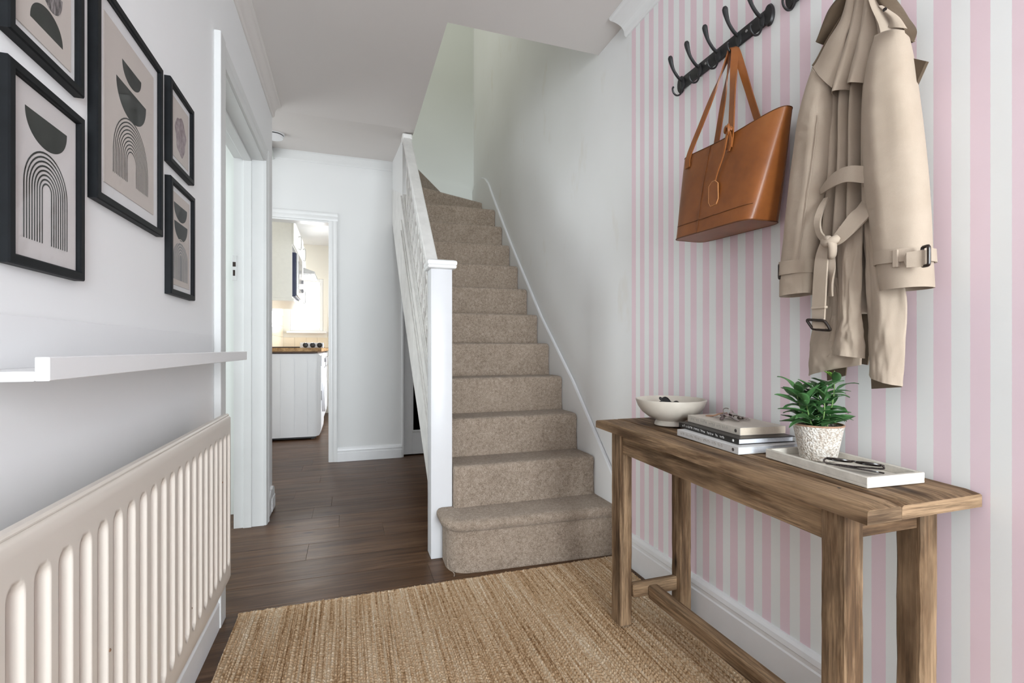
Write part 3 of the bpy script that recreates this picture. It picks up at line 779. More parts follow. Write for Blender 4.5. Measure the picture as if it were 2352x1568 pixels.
def frame(label, y0, y1, z0, z1, fw=0.0138, depth=0.0150, mount=0.016, paper=beige):
    r = thing('framed_print', label, 'picture', (XL, (y0 + y1) / 2, z0), 'black framed prints on the left wall')
    xf = XL + depth; o = 0.004
    def bar(pts):
        m = MB(); vs = []
        for x, ins in ((XL, 0), (xf - 0.002, 0), (xf, 0.002), (xf, fw - 0.002), (xf - 0.002, fw), (XL, fw)):
            vs.append((x, ins))
        return vs
    prof = bar(None); n = len(prof); m = MB(); vs = []; fs = []
    for (cy_, cz_, sy, sz) in ((y0, z0, 1, 1), (y1, z0, -1, 1), (y1, z1, -1, -1), (y0, z1, 1, -1)):
        vs += [(x, cy_ + sy * i, cz_ + sz * i) for x, i in prof]
    for c in range(4):
        d = (c + 1) % 4
        for i in range(n):
            j = (i + 1) % n; fs.append((c * n + i, c * n + j, d * n + j, d * n + i))
    m.add(vs, fs); part('frame_moulding', m, MAT['frame'], r, smooth=False)
    m = MB(); m.box((XL + 0.001, y0 + fw, z0 + fw), (XP - 0.0015, y1 - fw, z1 - fw)); part('mount_board', m, MAT['mount'], r, smooth=False)
    if paper:
        m = MB(); m.box((XP - 0.0014, y0 + fw + mount, z0 + fw + mount), (XP, y1 - fw - mount, z1 - fw - mount)); part('print_sheet', m, paper, r, smooth=False)
    m = MB(); m.box((XP + 0.0022, y0 + fw, z0 + fw), (XP + 0.0032, y1 - fw, z1 - fw)); part('glazing', m, MAT['pic_glass'], r, smooth=False)
    return Art(r)
# lower near frame: one half disc above open arches
a = frame('black framed print of a half disc over bold open arches, lowest of the near pair', 0.7978, 0.9881, 1.0508, 1.3185, mount=0.001, paper=pale)
a.bowl(0.8950, 1.2735, 0.1046, 0.0439, ink)
a.arches(0.8935, 1.0916, 1.1679, 0.1098, 8, 0.0025, 0.0035, ink)
# upper near frame
a = frame('black framed print of two stones, cut by the top edge of the photo', 0.7978, 0.9870, 1.3520, 1.6196, mount=0.014)
a.bowl(0.8950, 1.4022, 0.0816, 0.0356, ink, up=True)
a.bowl(0.9076, 1.4753, 0.0544, 0.0345, marble)
# large middle frame
a = frame('largest black framed print, two half discs over fine arches', 1.0299, 1.3478, 1.2014, 1.5945, fw=0.0150, mount=0.026)
a.bowl(1.1909, 1.5067, 0.0920, 0.0366, ink)
a.bowl(1.1909, 1.4618, 0.1432, 0.0606, ink)
a.arches(1.1888, 1.2725, 1.3154, 0.1673, 10, 0.0023, 0.0044, ink)
# two small far frames
a = frame('small black framed print of a mauve speckled blot, beside the largest print', 1.3990, 1.5904, 1.3990, 1.6092, mount=0.016)
pts = [(1.4952 + (0.042 + 0.004 * math.sin(3 * t) + 0.003 * math.sin(7 * t)) * math.cos(t), 1.4963 + (0.050 + 0.004 * math.cos(5 * t)) * math.sin(t)) for t in [2 * math.pi * i / 48 for i in range(48)]]
a.poly('print_blot', pts, mauve)
a = frame('small black framed print of two grey half discs over a faint arch, lowest far frame', 1.4021, 1.5987, 1.0749, 1.3666, mount=0.014)
dk = plain('slate_ink', (0.075, 0.08, 0.078), 0.8, 0.2, var=0.1)
a.bowl(1.4952, 1.3133, 0.1056, 0.0418, dk); a.bowl(1.4983, 1.2673, 0.1056, 0.0450, dk)
a.bowl(1.4952, 1.1732, 0.1150, 0.0429, soft, up=True); a.poly('print_arch_legs', [(1.4377, 1.1178), (1.5527, 1.1178), (1.5527, 1.1753), (1.4377, 1.1753)], soft)
a.arches(1.4952, 1.1178, 1.1732, 0.1025, 6, 0.0021, 0.0052, beige)

# smoke alarm ---------------------------------------------------------
cx, cy = -0.492, 3.77; cz = zceil(3.77) + 0.001
sa = thing('smoke_alarm', 'round white smoke alarm on the ceiling beyond the left wall end', 'smoke alarm', (cx, cy, cz))
m = MB(); m.lathe([(0, 0.0), (0.066, 0.0), (0.066, -0.012), (0.060, -0.016)], (cx, cy, cz), 40); part('base_plate', m, MAT['skirt'], sa)
m = MB(); m.lathe([(0.054, -0.014), (0.054, -0.024)], (cx, cy, cz), 40); part('vent_ring', m, MAT['black'], sa)
m = MB(); m.lathe([(0.060, -0.022), (0.061, -0.026), (0.055, -0.036), (0.030, -0.040), (0, -0.041)], (cx, cy, cz), 40); part('cover', m, MAT['skirt'], sa)

# ================================================================== RUG
x0, x1, y0_, y1_ = -0.366, 1.124, 0.45, 1.935
SP, KP, SUB = 0.0088, 0.0125, 4            # strand pitch, knot pitch, samples per strand
nst = int((x1 - x0) / SP); nx = nst * SUB; ny = 470
rng = np.random.default_rng(2)
Xg = np.linspace(x0, x1, nx + 1)[:, None].repeat(ny + 1, 1); Yg = np.linspace(y0_, y1_, ny + 1)[None, :].repeat(nx + 1, 0)
sid = np.minimum(np.arange(nx + 1) // SUB, nst - 1)[:, None]
ph = (rng.random(nst) * 0.5 + (np.arange(nst) % 2) * 0.5)[sid]
hs = (0.75 + 0.35 * rng.random(nst))[sid]
uu = (np.arange(nx + 1)[:, None] % SUB) / SUB
ridge = np.sin(np.pi * uu) ** 0.6
knot = np.abs(np.sin(np.pi * (Yg / KP + ph + 0.25 * np.sin(Yg * 23 + sid))))
kz_ = rng.random((nst, 240))[sid, np.clip((Yg / KP + ph).astype(int), 0, 239)]
Z = 0.0035 + 0.0066 * ridge * hs * (0.25 + 0.75 * knot ** 0.7) * (0.70 + 0.45 * kz_)
drift = np.cumsum(rng.normal(0, 0.00016, (nst, ny + 1)), axis=1)[sid[:, 0]]
Xg = Xg + drift; Yg[:, -4:] += np.clip(rng.normal(0, 0.0016, nst), -0.003, 0.003)[sid] * np.array([0.4, 0.7, 1, 1])
Z[0, :] = Z[-1, :] = 0.001; Z[:, -1] = 0.001; Z[:, 0] = 0.001; Z[:, -5:-1] = np.maximum(Z[:, -5:-1], 0.0075)
P = np.stack([Xg, Yg, Z], -1)
me = bpy.data.meshes.new('jute_rug')
idx = np.arange((nx + 1) * (ny + 1)).reshape(nx + 1, ny + 1)
fc = np.stack([idx[:-1, :-1], idx[1:, :-1], idx[1:, 1:], idx[:-1, 1:]], -1).reshape(-1, 4)
me.from_pydata((P.reshape(-1, 3) - np.array([0.38, 1.2, 0])).tolist(), [], fc.tolist())
me.materials.append(MAT['jute']); me.polygons.foreach_set('use_smooth', [True] * len(me.polygons)); me.update()
props(link('jute_rug', me, (0.38, 1.2, 0)), 'chunky woven natural jute rug on the wooden hall floor', 'rug')
# loose thread of carpet hanging from the bottom step
m = MB(); m.tube(cr([(0.402, 2.052, 0.05), (0.400, 2.040, 0.012), (0.415, 2.018, 0.004), (0.418, 1.995, 0.003), (0.413, 1.975, 0.003)], 14), 0.0022, 6)
solo('loose_thread', m, MAT['carpet'], 'short frayed carpet thread on the floor at the bullnose step corner', 'thread', (0.41, 2.01, 0.0))

# ================================================================== KITCHEN
wm_w = plain('white_appliance_enamel', (0.84, 0.85, 0.88), 0.28, 0.5, var=0.01, scale=3)
steel = plain('brushed_steel', (0.55, 0.55, 0.55), 0.3, 0.5, 0.9, var=0.08, scale=60)
greyp = plain('grey_plastic', (0.25, 0.25, 0.26), 0.4)
wa = thing('washing_machine', 'white washing machine seen from its ribbed side through the kitchen doorway', 'washing machine', (-0.57, 5.72, 0))
AX0, AX1, AY0, AY1 = -0.87, -0.268, 5.43, 6.02
m = MB(); m.prism([(AX0, 0.03), (AX1 - 0.055, 0.03), (AX1 - 0.02, 0.04), (AX1 - 0.004, 0.07), (AX1, 0.12), (AX1, 0.84), (AX1 - 0.006, 0.865), (AX1 - 0.03, 0.885), (AX0, 0.885)], 1, AY0, AY1)
part('cabinet', m, wm_w, wa, angle=40)
for xr in (-0.665, -0.535, -0.412, -0.318):
    m = MB(); m.prism([(xr - 0.011, 0.055), (xr + 0.011, 0.055), (xr + 0.011, 0.80), (xr + 0.006, 0.835), (xr - 0.02, 0.845), (xr - 0.012, 0.80)], 1, AY0 - 0.004, AY0 + 0.002); part('side_rib', m, wm_w, wa, smooth=False)
m = MB(); yc, zc = 5.725, 0.44
m.tube([(AX1 + 0.014, yc + 0.165 * math.cos(t), zc + 0.165 * math.sin(t)) for t in [2 * math.pi * i / 40 for i in range(40)]], 0.026, 10, closed=True); part('door_ring', m, wm_w, wa)
m = MB(); m.lathe([(0.15, 0.004), (0.12, 0.022), (0.06, 0.034), (0, 0.037)], (AX1, yc, zc), 32, axis='x'); part('door_glass', m, greyp, wa)
m = MB(); m.box((AX1 - 0.004, AY0 + 0.01, 0.755), (AX1 + 0.012, AY1 - 0.01, 0.868), 0.006); cp = part('control_panel', m, wm_w, wa)
m = MB(); m.lathe([(0.024, 0), (0.022, 0.018), (0, 0.019)], (AX1 + 0.012, 5.9, 0.81), 20, axis='x'); part('dial', m, greyp, cp)
m = MB(); m.box((AX1 - 0.004, 5.45, 0.40), (AX1 + 0.005, 5.47, 0.50), 0.001); part('door_catch', m, greyp, wa)
for xf_, yf_ in ((AX0 + 0.08, AY0 + 0.06), (AX1 - 0.09, AY0 + 0.06), (AX0 + 0.08, AY1 - 0.06), (AX1 - 0.09, AY1 - 0.06)):
    m = MB(); m.lathe([(0, 0), (0.022, 0), (0.018, 0.03), (0, 0.03)], (xf_, yf_, 0), 14); part('foot', m, MAT['black'], wa)
m = MB(); m.box((AX0 + 0.02, AY0 + 0.02, 0.012), (AX1 - 0.05, AY1 - 0.02, 0.032)); part('underside', m, MAT['black'], wa, smooth=False)

wt = thing('kitchen_worktop', 'oiled wooden worktop over the white washing machine', 'worktop', (-0.57, 6.5, 0.905))
beech = wood('oiled_beech', 1, (0.46, 0.26, 0.10), (0.22, 0.11, 0.04), (0.60, 0.38, 0.18), 1.0, 0.4)
m = MB(); m.box((-0.878, 5.40, 0.908), (-0.262, 7.595, 0.946), 0.003); part('board', m, beech, wt)
m = MB(); m.box((-0.878, 5.41, 0.892), (-0.30, 7.59, 0.908)); part('dark_underside', m, plain('dark_brown_strip', (0.09, 0.05, 0.03), 0.6), wt, smooth=False)  # darker brown strip below the board
bc = thing('base_cabinet', 'white base cabinet beyond the washing machine', 'cabinet', (-0.57, 6.85, 0))
m = MB(); m.box((-0.87, 6.05, 0.10), (-0.30, 7.58, 0.888)); m.box((-0.87, 6.07, 0.0), (-0.34, 7.56, 0.10)); part('carcass', m, wm_w, bc, smooth=False)
for k in range(3):
    m = MB(); ya = 6.055 + 0.508 * k; m.box((-0.30, ya, 0.11), (-0.282, ya + 0.503, 0.885), 0.002); dr = part('door', m, wm_w, bc)
    m = MB(); m.tube(cr([(-0.282, ya + 0.06, 0.72), (-0.258, ya + 0.06, 0.73), (-0.258, ya + 0.06, 0.82), (-0.282, ya + 0.06, 0.83)], 12), 0.005, 8); part('handle', m, steel, dr)
hb = thing('gas_hob', 'white hob with three black knobs on the kitchen worktop', 'hob', (-0.5, 6.3, 0.946))
m = MB(); m.box((-0.84, 6.02, 0.9465), (-0.275, 6.6, 0.960), 0.004); part('hob_plate', m, plain('black_hob_glass', (0.05, 0.05, 0.055), 0.15), hb)
m = MB(); m.box((-0.52, 6.00, 0.9465), (-0.268, 6.018, 1.006), 0.004); part('knob_panel', m, wm_w, hb)
for xk in (-0.462, -0.387, -0.312):
    m = MB(); m.lathe([(0.029, 0), (0.027, -0.02), (0.012, -0.024), (0, -0.024)], (xk, 6.0, 0.978), 20, axis='y'); part('knob', m, MAT['black'], hb)
cream = plain('cream_cabinet', (0.85, 0.835, 0.775), 0.4, var=0.02)
wc = thing('wall_cabinet', 'cream wall cabinet with a microwave niche above the worktop', 'cabinet', (-0.7, 5.75, 1.44))
CX = -0.545
m = MB(); m.box((-0.878, 5.43, 1.455), (CX, 5.448, 2.26)); m.box((-0.878, 6.0, 1.455), (CX, 6.018, 2.26)); m.box((-0.878, 5.448, 1.455), (CX, 6.0, 1.475)); m.box((-0.878, 5.448, 2.0), (CX, 6.0, 2.018)); m.box((-0.878, 5.448, 2.242), (CX, 6.0, 2.26))
part('carcass', m, cream, wc, smooth=False)
m = MB(); m.box((-0.878, 5.425, 1.425), (CX + 0.02, 6.55, 1.4545), 0.003); part('light_pelmet', m, cream, wc)
m = MB(); m.box((CX, 5.432, 2.005), (CX + 0.018, 6.012, 2.26), 0.003); dr = part('door', m, cream, wc)
m = MB(); m.tube(cr([(CX + 0.018, 5.9, 2.05), (CX + 0.045, 5.9, 2.05), (CX + 0.045, 5.9, 2.18), (CX + 0.018, 5.9, 2.18)], 14), 0.005, 8); part('handle', m, steel, dr)
wc2 = thing('wall_cabinet', 'plain cream wall cabinet beyond the microwave', 'cabinet', (-0.7, 6.28, 1.455))
m = MB(); m.box((-0.878, 6.02, 1.456), (CX, 6.548, 2.26)); part('carcass', m, cream, wc2, smooth=False)
m = MB(); m.box((CX, 6.025, 1.458), (CX + 0.018, 6.545, 2.258), 0.003); dr = part('door', m, cream, wc2)
for zh in (1.5, 2.02):
    m = MB(); m.tube(cr([(CX + 0.018, 6.46, zh), (CX + 0.045, 6.46, zh), (CX + 0.045, 6.46, zh + 0.13), (CX + 0.018, 6.46, zh + 0.13)], 14), 0.005, 8); part('handle', m, steel, dr)
mw = thing('microwave', 'microwave oven with a navy side in the wall cabinet niche', 'microwave', (-0.66, 5.72, 1.476))
m = MB(); m.box((-0.84, 5.47, 1.478), (-0.512, 5.97, 1.93), 0.006); part('casing', m, plain('navy_enamel', (0.012, 0.02, 0.075), 0.35), mw)
m = MB(); m.box((-0.512, 5.475, 1.485), (-0.490, 5.84, 1.925), 0.005); dr = part('door', m, steel, mw)
m = MB(); m.box((-0.491, 5.52, 1.56), (-0.488, 5.80, 1.85)); part('door_glass', m, plain('smoked_glass', (0.10, 0.11, 0.13), 0.12), dr, smooth=False)
m = MB(); m.box((-0.512, 5.842, 1.485), (-0.492, 5.968, 1.925), 0.004); cp = part('control_panel', m, steel, mw)
for zk in (1.58, 1.68):
    m = MB(); m.lathe([(0.022, 0), (0.02, 0.018), (0, 0.018)], (-0.492, 5.905, zk), 16, axis='x'); part('dial', m, greyp, cp)
ch = thing('cooker_hood', 'grey visor cooker hood over the hob', 'cooker hood', (-0.68, 6.85, 1.80))
m = MB(); m.box((-0.878, 6.56, 1.95), (CX, 7.15, 2.26)); part('housing', m, cream, ch, smooth=False)
m = MB(); m.prism([(-0.878, 1.87), (-0.40, 1.87), (-0.40, 1.90), (CX, 1.95), (-0.878, 1.95)], 1, 6.56, 7.15); part('visor', m, plain('hood_grey', (0.36, 0.36, 0.36), 0.4), ch, smooth=False)
m = MB(); m.box((-0.82, 6.6, 1.862), (-0.44, 7.11, 1.869)); part('filter', m, steel, ch, smooth=False)
# tiled splashback: cream tiles round the window, each a piece of the wall
tile = plain('cream_wall_tile', (0.80, 0.70, 0.53), 0.2, var=0.03, scale=4)
tr_ = thing('tiled_splashback', 'band of cream tiles on the kitchen walls below the cabinets', 'tiles', (-0.6, 7.59, 0.95))
tmx = MB().box((0, 0, 0), (0.148, 0.008, 0.148), 0.002).mesh('tile', tile, smooth=False); tmy = MB().box((0, 0, 0), (0.008, 0.148, 0.148), 0.002).mesh('tile', tile, smooth=False)
for r_ in range(3):
    z = 0.95 + 0.15 * r_
    for k in range(6):
        x = -0.876 + 0.15 * k
        if z > 1.05 and -0.95 < x < -0.2: 
            if not (x + 0.148 < -0.83 or x > -0.31): continue
        piece('tile', tmx, tr_, (x, 7.591, z))
    for k in range(14): piece('tile', tmy, tr_, (-0.879, 5.46 + 0.15 * k, z))

# ================================================================== CONSOLE TABLE
TX0, TX1, TY0, TY1 = 0.848, 1.160, 0.600, 1.572
def zt(y): return 0.664 + 0.0206 * (y - TY0) / (TY1 - TY0)
tb = thing('console_table', 'narrow rustic reclaimed pine console table against the striped wall', 'table', (1.0, 1.08, 0.012))
def board(x0, x1, th, seed, wob=0.0035):
    """one top board with worn, uneven edges"""
    rg = random.Random(seed); m = MB(); ny_ = 40
    sec = [(0, -th), (0, -th * 0.25), (0.25, 0), (0.5, 0), (0.75, 0), (1, -th * 0.25), (1, -th)]
    P = []
    for i in range(ny_ + 1):
        yv = TY0 + (TY1 - TY0) * i / ny_
        a = x0 + (noise.noise((yv * 9, seed, 0)) * wob if x0 < 0.86 else 0.0006); c = x1 - 0.0006 + (noise.noise((yv * 9, seed + 5, 0)) * wob if x1 > 1.15 else 0)
        e = 0.004 if i in (0, ny_) else 0.0
        r_ = []
        for k, (u, dz) in enumerate(sec):
            x = a + (c - a) * u
            if k == 1: x = a + 0.0008
            if k == 2: x = a + 0.005 + abs(noise.noise((yv * 14, seed, 3))) * 0.004
            if k == 4: x = c - 0.004
            z = zt(yv) + dz - (e if k in (2, 3, 4) else 0) + (noise.noise((yv * 11, x * 30, seed)) * 0.0010 if k in (2, 3, 4) else 0)
            r_.append((x, yv + (noise.noise((x * 40, seed, 9)) * 0.002 if e else 0), z))
        P.append(r_)
    m.grid(P)
    m.mi = 1; m.add([p for p in P[0]], [tuple(range(7))]); m.add([p for p in P[-1]], [tuple(range(7))]); m.mi = 0
    m.add([P[i][0] for i in range(ny_ + 1)] + [P[i][6] for i in range(ny_ + 1)], [(i, i + 1, ny_ + 2 + i, ny_ + 1 + i) for i in range(ny_)])
    return m
for k, (a, c) in enumerate(((TX0, 0.934), (0.934, TX1))):
    part('top_board', board(a, c, 0.029, k + 1), [MAT['wood_y'], MAT['wood_x']], tb, angle=50)
m = MB()
for y in (0.70, 1.10, 1.48): m.lathe([(0, 0.0002), (0.0035, 0.0004), (0, 0.0006)], (0.912, y, zt(y) + 0.0006), 10)
part('nail_head', m, MAT['black'], tb, kind='stuff')
def post(x0, x1, y0, y1, z0, z1, seed, bev=0.005):
    m = MB(); P = []; nz = 24
    for i in range(nz + 1):
        z = z0 + (z1 - z0) * i / nz; r_ = []
        for (cx_, cy_, sx, sy) in ((x0, y0, 1, 1), (x1, y0, -1, 1), (x1, y1, -1, -1), (x0, y1, 1, -1)):
            bv = bev * (0.6 + abs(noise.noise((z * 12, seed, cx_ * 9))) * 0.7); w = noise.noise((z * 5, seed * 3.1, cx_ * 5 + cy_)) * 0.0006
            c1 = (cx_ + sx * bv + w, cy_ + w, z); c2 = (cx_ + w, cy_ + sy * bv + w, z)
            r_ += [c2, c1] if (sx * sy > 0) else [c1, c2]
        P.append(r_ + [r_[0]])
    m.grid(P); m.add(P[0][:8], [tuple(range(8))]); m.add(P[-1][:8], [tuple(range(8))])
    return m
LEGS = ((0.862, 0.908, 0.648, 0.700), (0.860, 0.906, 1.424, 1.482), (1.070, 1.116, 0.650, 0.700), (1.078, 1.124, 1.396, 1.446))
for k, (a, c, d, e) in enumerate(LEGS):
    part('leg', post(a, c, d, e, 0.0122, zt(d) - 0.030, k + 3), MAT['wood_z'], tb, angle=40)
def rail_box(m, x0, x1, y0, y1, h, drop=0.029):
    vs = []
    for y in (y0, y1):
        for x in (x0, x1):
            for z in (zt(y) - drop - h, zt(y) - drop): vs.append((x, y, z))
    m.add(vs, [(0, 1, 3, 2), (4, 6, 7, 5), (0, 4, 5, 1), (2, 3, 7, 6), (0, 2, 6, 4), (1, 5, 7, 3)]); return m
part('apron', rail_box(MB(), 0.870, 0.892, 0.700, 1.424, 0.064), MAT['wood_y'], tb, smooth=False)
part('apron', rail_box(MB(), 1.085, 1.107, 0.700, 1.396, 0.064), MAT['wood_y'], tb, smooth=False)
part('apron', rail_box(MB(), 0.908, 1.070, 0.660, 0.682, 0.052), MAT['wood_x'], tb, smooth=False)
part('apron', rail_box(MB(), 0.906, 1.078, 1.43, 1.452, 0.062), MAT['wood_x'], tb, smooth=False)
m = MB(); m.box((0.906, 1.416, 0.103), (1.098, 1.4375, 0.150), 0.003); part('stretcher', m, MAT['wood_x'], tb)
m = MB(); m.box((0.908, 0.664, 0.100), (1.070, 0.692, 0.146), 0.003); part('stretcher', m, MAT['wood_x'], tb)
m = MB(); m.box((0.962, 0.692, 0.094), (1.000, 1.416, 0.138), 0.004); part('stretcher', m, MAT['wood_y'], tb)

# ------------------------------------------------------------------ things on the table
TILT = Matrix.Rotation(math.atan2(0.0206, TY1 - TY0), 4, 'X')
# bowl
bx, by = 1.030, 1.385; bz = zt(by + 0.05) + 0.0012
m = MB(); m.lathe([(0, 0.004), (0.044, 0.004), (0.050, 0.0), (0.053, 0.002), (0.051, 0.010), (0.047, 0.017), (0.052, 0.020), (0.072, 0.028), (0.094, 0.045), (0.107, 0.063), (0.1145, 0.084), (0.1145, 0.0865), (0.112, 0.088), (0.110, 0.086), (0.103, 0.065), (0.089, 0.047), (0.066, 0.033), (0.03, 0.027), (0, 0.026)], (bx, by, bz), 56)
solo('footed_bowl', m, MAT['ceramic'], 'shallow cream footed bowl at the far end of the console table', 'bowl', (bx, by, bz), angle=50)
lens = plain('black_lens', (0.008, 0.008, 0.009), 0.12)
shell = plain('dark_tortoise_frame', (0.02, 0.011, 0.008), 0.22, var=0.5, scale=80)
def sunglasses(label, loc, M, frame_mat, s=1.0):
    """folded pair: two lenses, bridge, hinges and the two temples lying behind"""
    r_ = thing('sunglasses', label, 'sunglasses', loc)
    def W(m):
        m.v = [tuple(Vector(loc) + M @ (Vector(p) * s)) for p in m.v]; return m
    for sx in (-1, 1):
        c = 0.034 * sx
        rim = [(c + 0.027 * math.cos(t) * (1 + 0.10 * math.cos(2 * t)), 0.0, 0.022 + 0.021 * math.sin(t) * (1 - 0.06 * math.cos(2 * t))) for t in [2 * math.pi * i / 28 for i in range(28)]]
        m = MB(); m.tube(rim, 0.0028, 6, closed=True); part('rim', W(m), frame_mat, r_)
        m = MB(); m.add([(x, 0.0006, z) for x, y, z in rim] + [(x, -0.0006, z) for x, y, z in rim], [tuple(range(28)), tuple(range(28, 56))[::-1]] + [(i, (i + 1) % 28, 28 + (i + 1) % 28, 28 + i) for i in range(28)]); part('lens', W(m), lens, r_)
        m = MB(); m.tube(cr([(0.061 * sx, 0.001, 0.032), (0.066 * sx, 0.006, 0.034), (0.058 * sx, 0.010 + 0.004 * (sx > 0), 0.033), (0.0, 0.013 + 0.004 * (sx > 0), 0.031), (-0.045 * sx, 0.014 + 0.004 * (sx > 0), 0.026), (-0.062 * sx, 0.014 + 0.004 * (sx > 0), 0.012)], 24), 0.0024, 6, flat=2.4); part('temple', W(m), frame_mat, r_)
    m = MB(); m.tube(cr([(-0.009, 0, 0.027), (0, -0.001, 0.031), (0.009, 0, 0.027)], 8), 0.0022, 6); part('bridge', W(m), frame_mat, r_)
    return r_
sunglasses('black sunglasses lying in the cream footed bowl', (1.042, 1.392, bz + 0.052), Matrix.Rotation(R(8), 3, 'Z') @ Matrix.Rotation(R(18), 3, 'Y') @ Matrix.Rotation(R(-22), 3, 'X'), MAT['black'], 0.78)

# books
paper_w = plain('white_page_block', (0.74, 0.76, 0.80), 0.8, 0.1, var=0.06, scale=300)
paper_c = plain('cream_page_block', (0.72, 0.62, 0.50), 0.8, 0.1, var=0.05, scale=300)
def book(label, o, ang, z, L, Wd, T, cover, pages, mark, seed, logo, group='books stacked on the console table', hard=True):
    z = zt(o[1]) + z
    r_ = thing('book', label, 'book', (o[0], o[1], z), group)
    M = Matrix.Translation((o[0], o[1], z)) @ TILT @ Matrix.Rotation(R(ang), 4, 'Z')
    # local x runs along the spine, y = minus the depth of the book
    c = 0.0018 if hard else 0.0008
    q = 0.004 if hard else 0.0
    def box(m, a, b, bev=0.0): m.box(a, b, bev, 1, M); return m
    m = MB(); box(m, (0, -Wd, 0), (L, -c, c), 0.0005); box(m, (0, -Wd, T - c), (L, -c, T), 0.0005); box(m, (0, -c, 0), (L, 0.0008, T), 0.0006); part('cover', m, cover, r_, smooth=False)
    m = MB(); box(m, (q, -Wd + q, c), (L - q, -c, T - c)); part('page_block', m, pages, r_, smooth=False)
    rg = random.Random(seed); m = MB(); x = L * 0.93
    for word in range(7):
        for ch_ in range(rg.randint(3, 7)):
            w = rg.uniform(0.0022, 0.0042); h = T * rg.uniform(0.22, 0.42); z0 = T * 0.36 + rg.uniform(-0.0008, 0.0008)
            if x - w < L * 0.20: break
            if rg.random() < 0.5: box(m, (x - w * 0.4, 0.0006, z0), (x, 0.0011, z0 + h))
            else:
                box(m, (x - w, 0.0006, z0), (x - w * 0.72, 0.0011, z0 + h)); box(m, (x - w * 0.72, 0.0006, z0 + h * 0.7), (x, 0.0011, z0 + h))
            x -= w + 0.0012
        x -= 0.006
    part('spine_lettering', m, mark, r_, kind='stuff', smooth=False)
    m = MB(); m.lathe([(0, 0), (T * 0.24, 0.0), (T * 0.20, 0.0006), (0, 0.0006)], (0, 0, 0), 12, axis='y', M=Matrix.Identity(3))
    m.v = [tuple(M @ Vector((x + L * 0.075, y + 0.0008, zz + T * 0.5))) for x, y, zz in m.v]; part('spine_emblem', m, logo, r_, smooth=False)
    return r_
wcov = plain('white_book_cover', (0.70, 0.69, 0.68), 0.5, var=0.05, scale=60); kcov = plain('black_book_cover', (0.018, 0.015, 0.013), 0.4); ccov = plain('pale_stone_book_cover', (0.62, 0.57, 0.50), 0.55, var=0.05, scale=50)
white = plain('white_print', (0.8, 0.8, 0.78), 0.6); dkp = plain('dark_print', (0.06, 0.05, 0.045), 0.6); gryp = plain('grey_print', (0.40, 0.37, 0.33), 0.6)
z0 = 0.0014
book('large white-spined book at the bottom of the stack of three', (0.928, 0.976), 87.5, z0, 0.255, 0.198, 0.0185, wcov, paper_w, gryp, 1, dkp)
book('black book with white spine lettering in the middle of the stack', (0.949, 0.998), 86.0, z0 + 0.0188, 0.262, 0.176, 0.0152, kcov, paper_w, white, 2, white)
book('thick pale stone paperback on top of the stack, under the keys', (0.985, 1.030), 86.2, z0 + 0.0343, 0.230, 0.145, 0.0205, ccov, paper_c, gryp, 3, dkp, hard=False)
# keys
kz = zt(1.15) + z0 + 0.0343 + 0.0207
ks = thing('key_bunch', 'bunch of keys with a brown leather fob on the top book', 'keys', (1.062, 1.150, kz))
nick = plain('worn_nickel', (0.42, 0.38, 0.36), 0.22, 0.5, 1.0, var=0.25, scale=120); brass = plain('tarnished_steel', (0.16, 0.135, 0.12), 0.25, 0.5, 1.0, var=0.3, scale=90)
m = MB(); m.tube([(1.066 + 0.017 * math.cos(t), 1.160 + 0.012 * math.sin(t), kz + 0.018 + 0.012 * math.sin(t)) for t in [2 * math.pi * i / 28 for i in range(28)]], 0.0016, 6, closed=True); part('split_ring', m, nick, ks)
def key(ang, tilt, mat, o, s=1.0):
    m = MB(); m.lathe([(0, -0.0013), (0.0115, -0.0013), (0.0125, 0), (0.0115, 0.0013), (0, 0.0013)], (0, 0, 0), 18)
    m.box((0.010, -0.0042, -0.0011), (0.048, 0.0042, 0.0011), 0.0004)
    for i in range(5): m.box((0.019 + 0.006 * i, -0.0060 - 0.0012 * (i % 2), -0.001), (0.022 + 0.006 * i, -0.004, 0.001))
    T = Matrix.Translation(o) @ Matrix.Rotation(R(ang), 4, 'Z') @ Matrix.Rotation(R(tilt), 4, 'Y')
    m.v = [tuple(T @ (Vector(p) * s)) for p in m.v]
    return m
part('key', key(-62, 16, nick, (1.070, 1.146, kz + 0.016)), nick, ks); part('key', key(-95, 14, nick, (1.053, 1.150, kz + 0.014)), nick, ks)
part('key', key(-140, 10, brass, (1.048, 1.158, kz + 0.012)), brass, ks); part('key', key(-25, 12, nick, (1.076, 1.158, kz + 0.012)), nick, ks)
m = MB(); m.ribbon(cr([(1.063, 1.166, kz + 0.016), (1.055, 1.180, kz + 0.014), (1.048, 1.200, kz + 0.005), (1.040, 1.222, kz + 0.0028)], 10), (0.013, 0.005, 0), (0.1, 0.3, 1), 0.0035); part('leather_fob', m, plain('pale_tan_leather', (0.40, 0.23, 0.14), 0.5), ks, 'tan leather fob strap')
m = MB(); m.lathe([(0, -0.004), (0.008, -0.003), (0.010, 0.0), (0.008, 0.004), (0, 0.005)], (1.080, 1.128, kz + 0.0062), 14); part('bead', m, brass, ks)

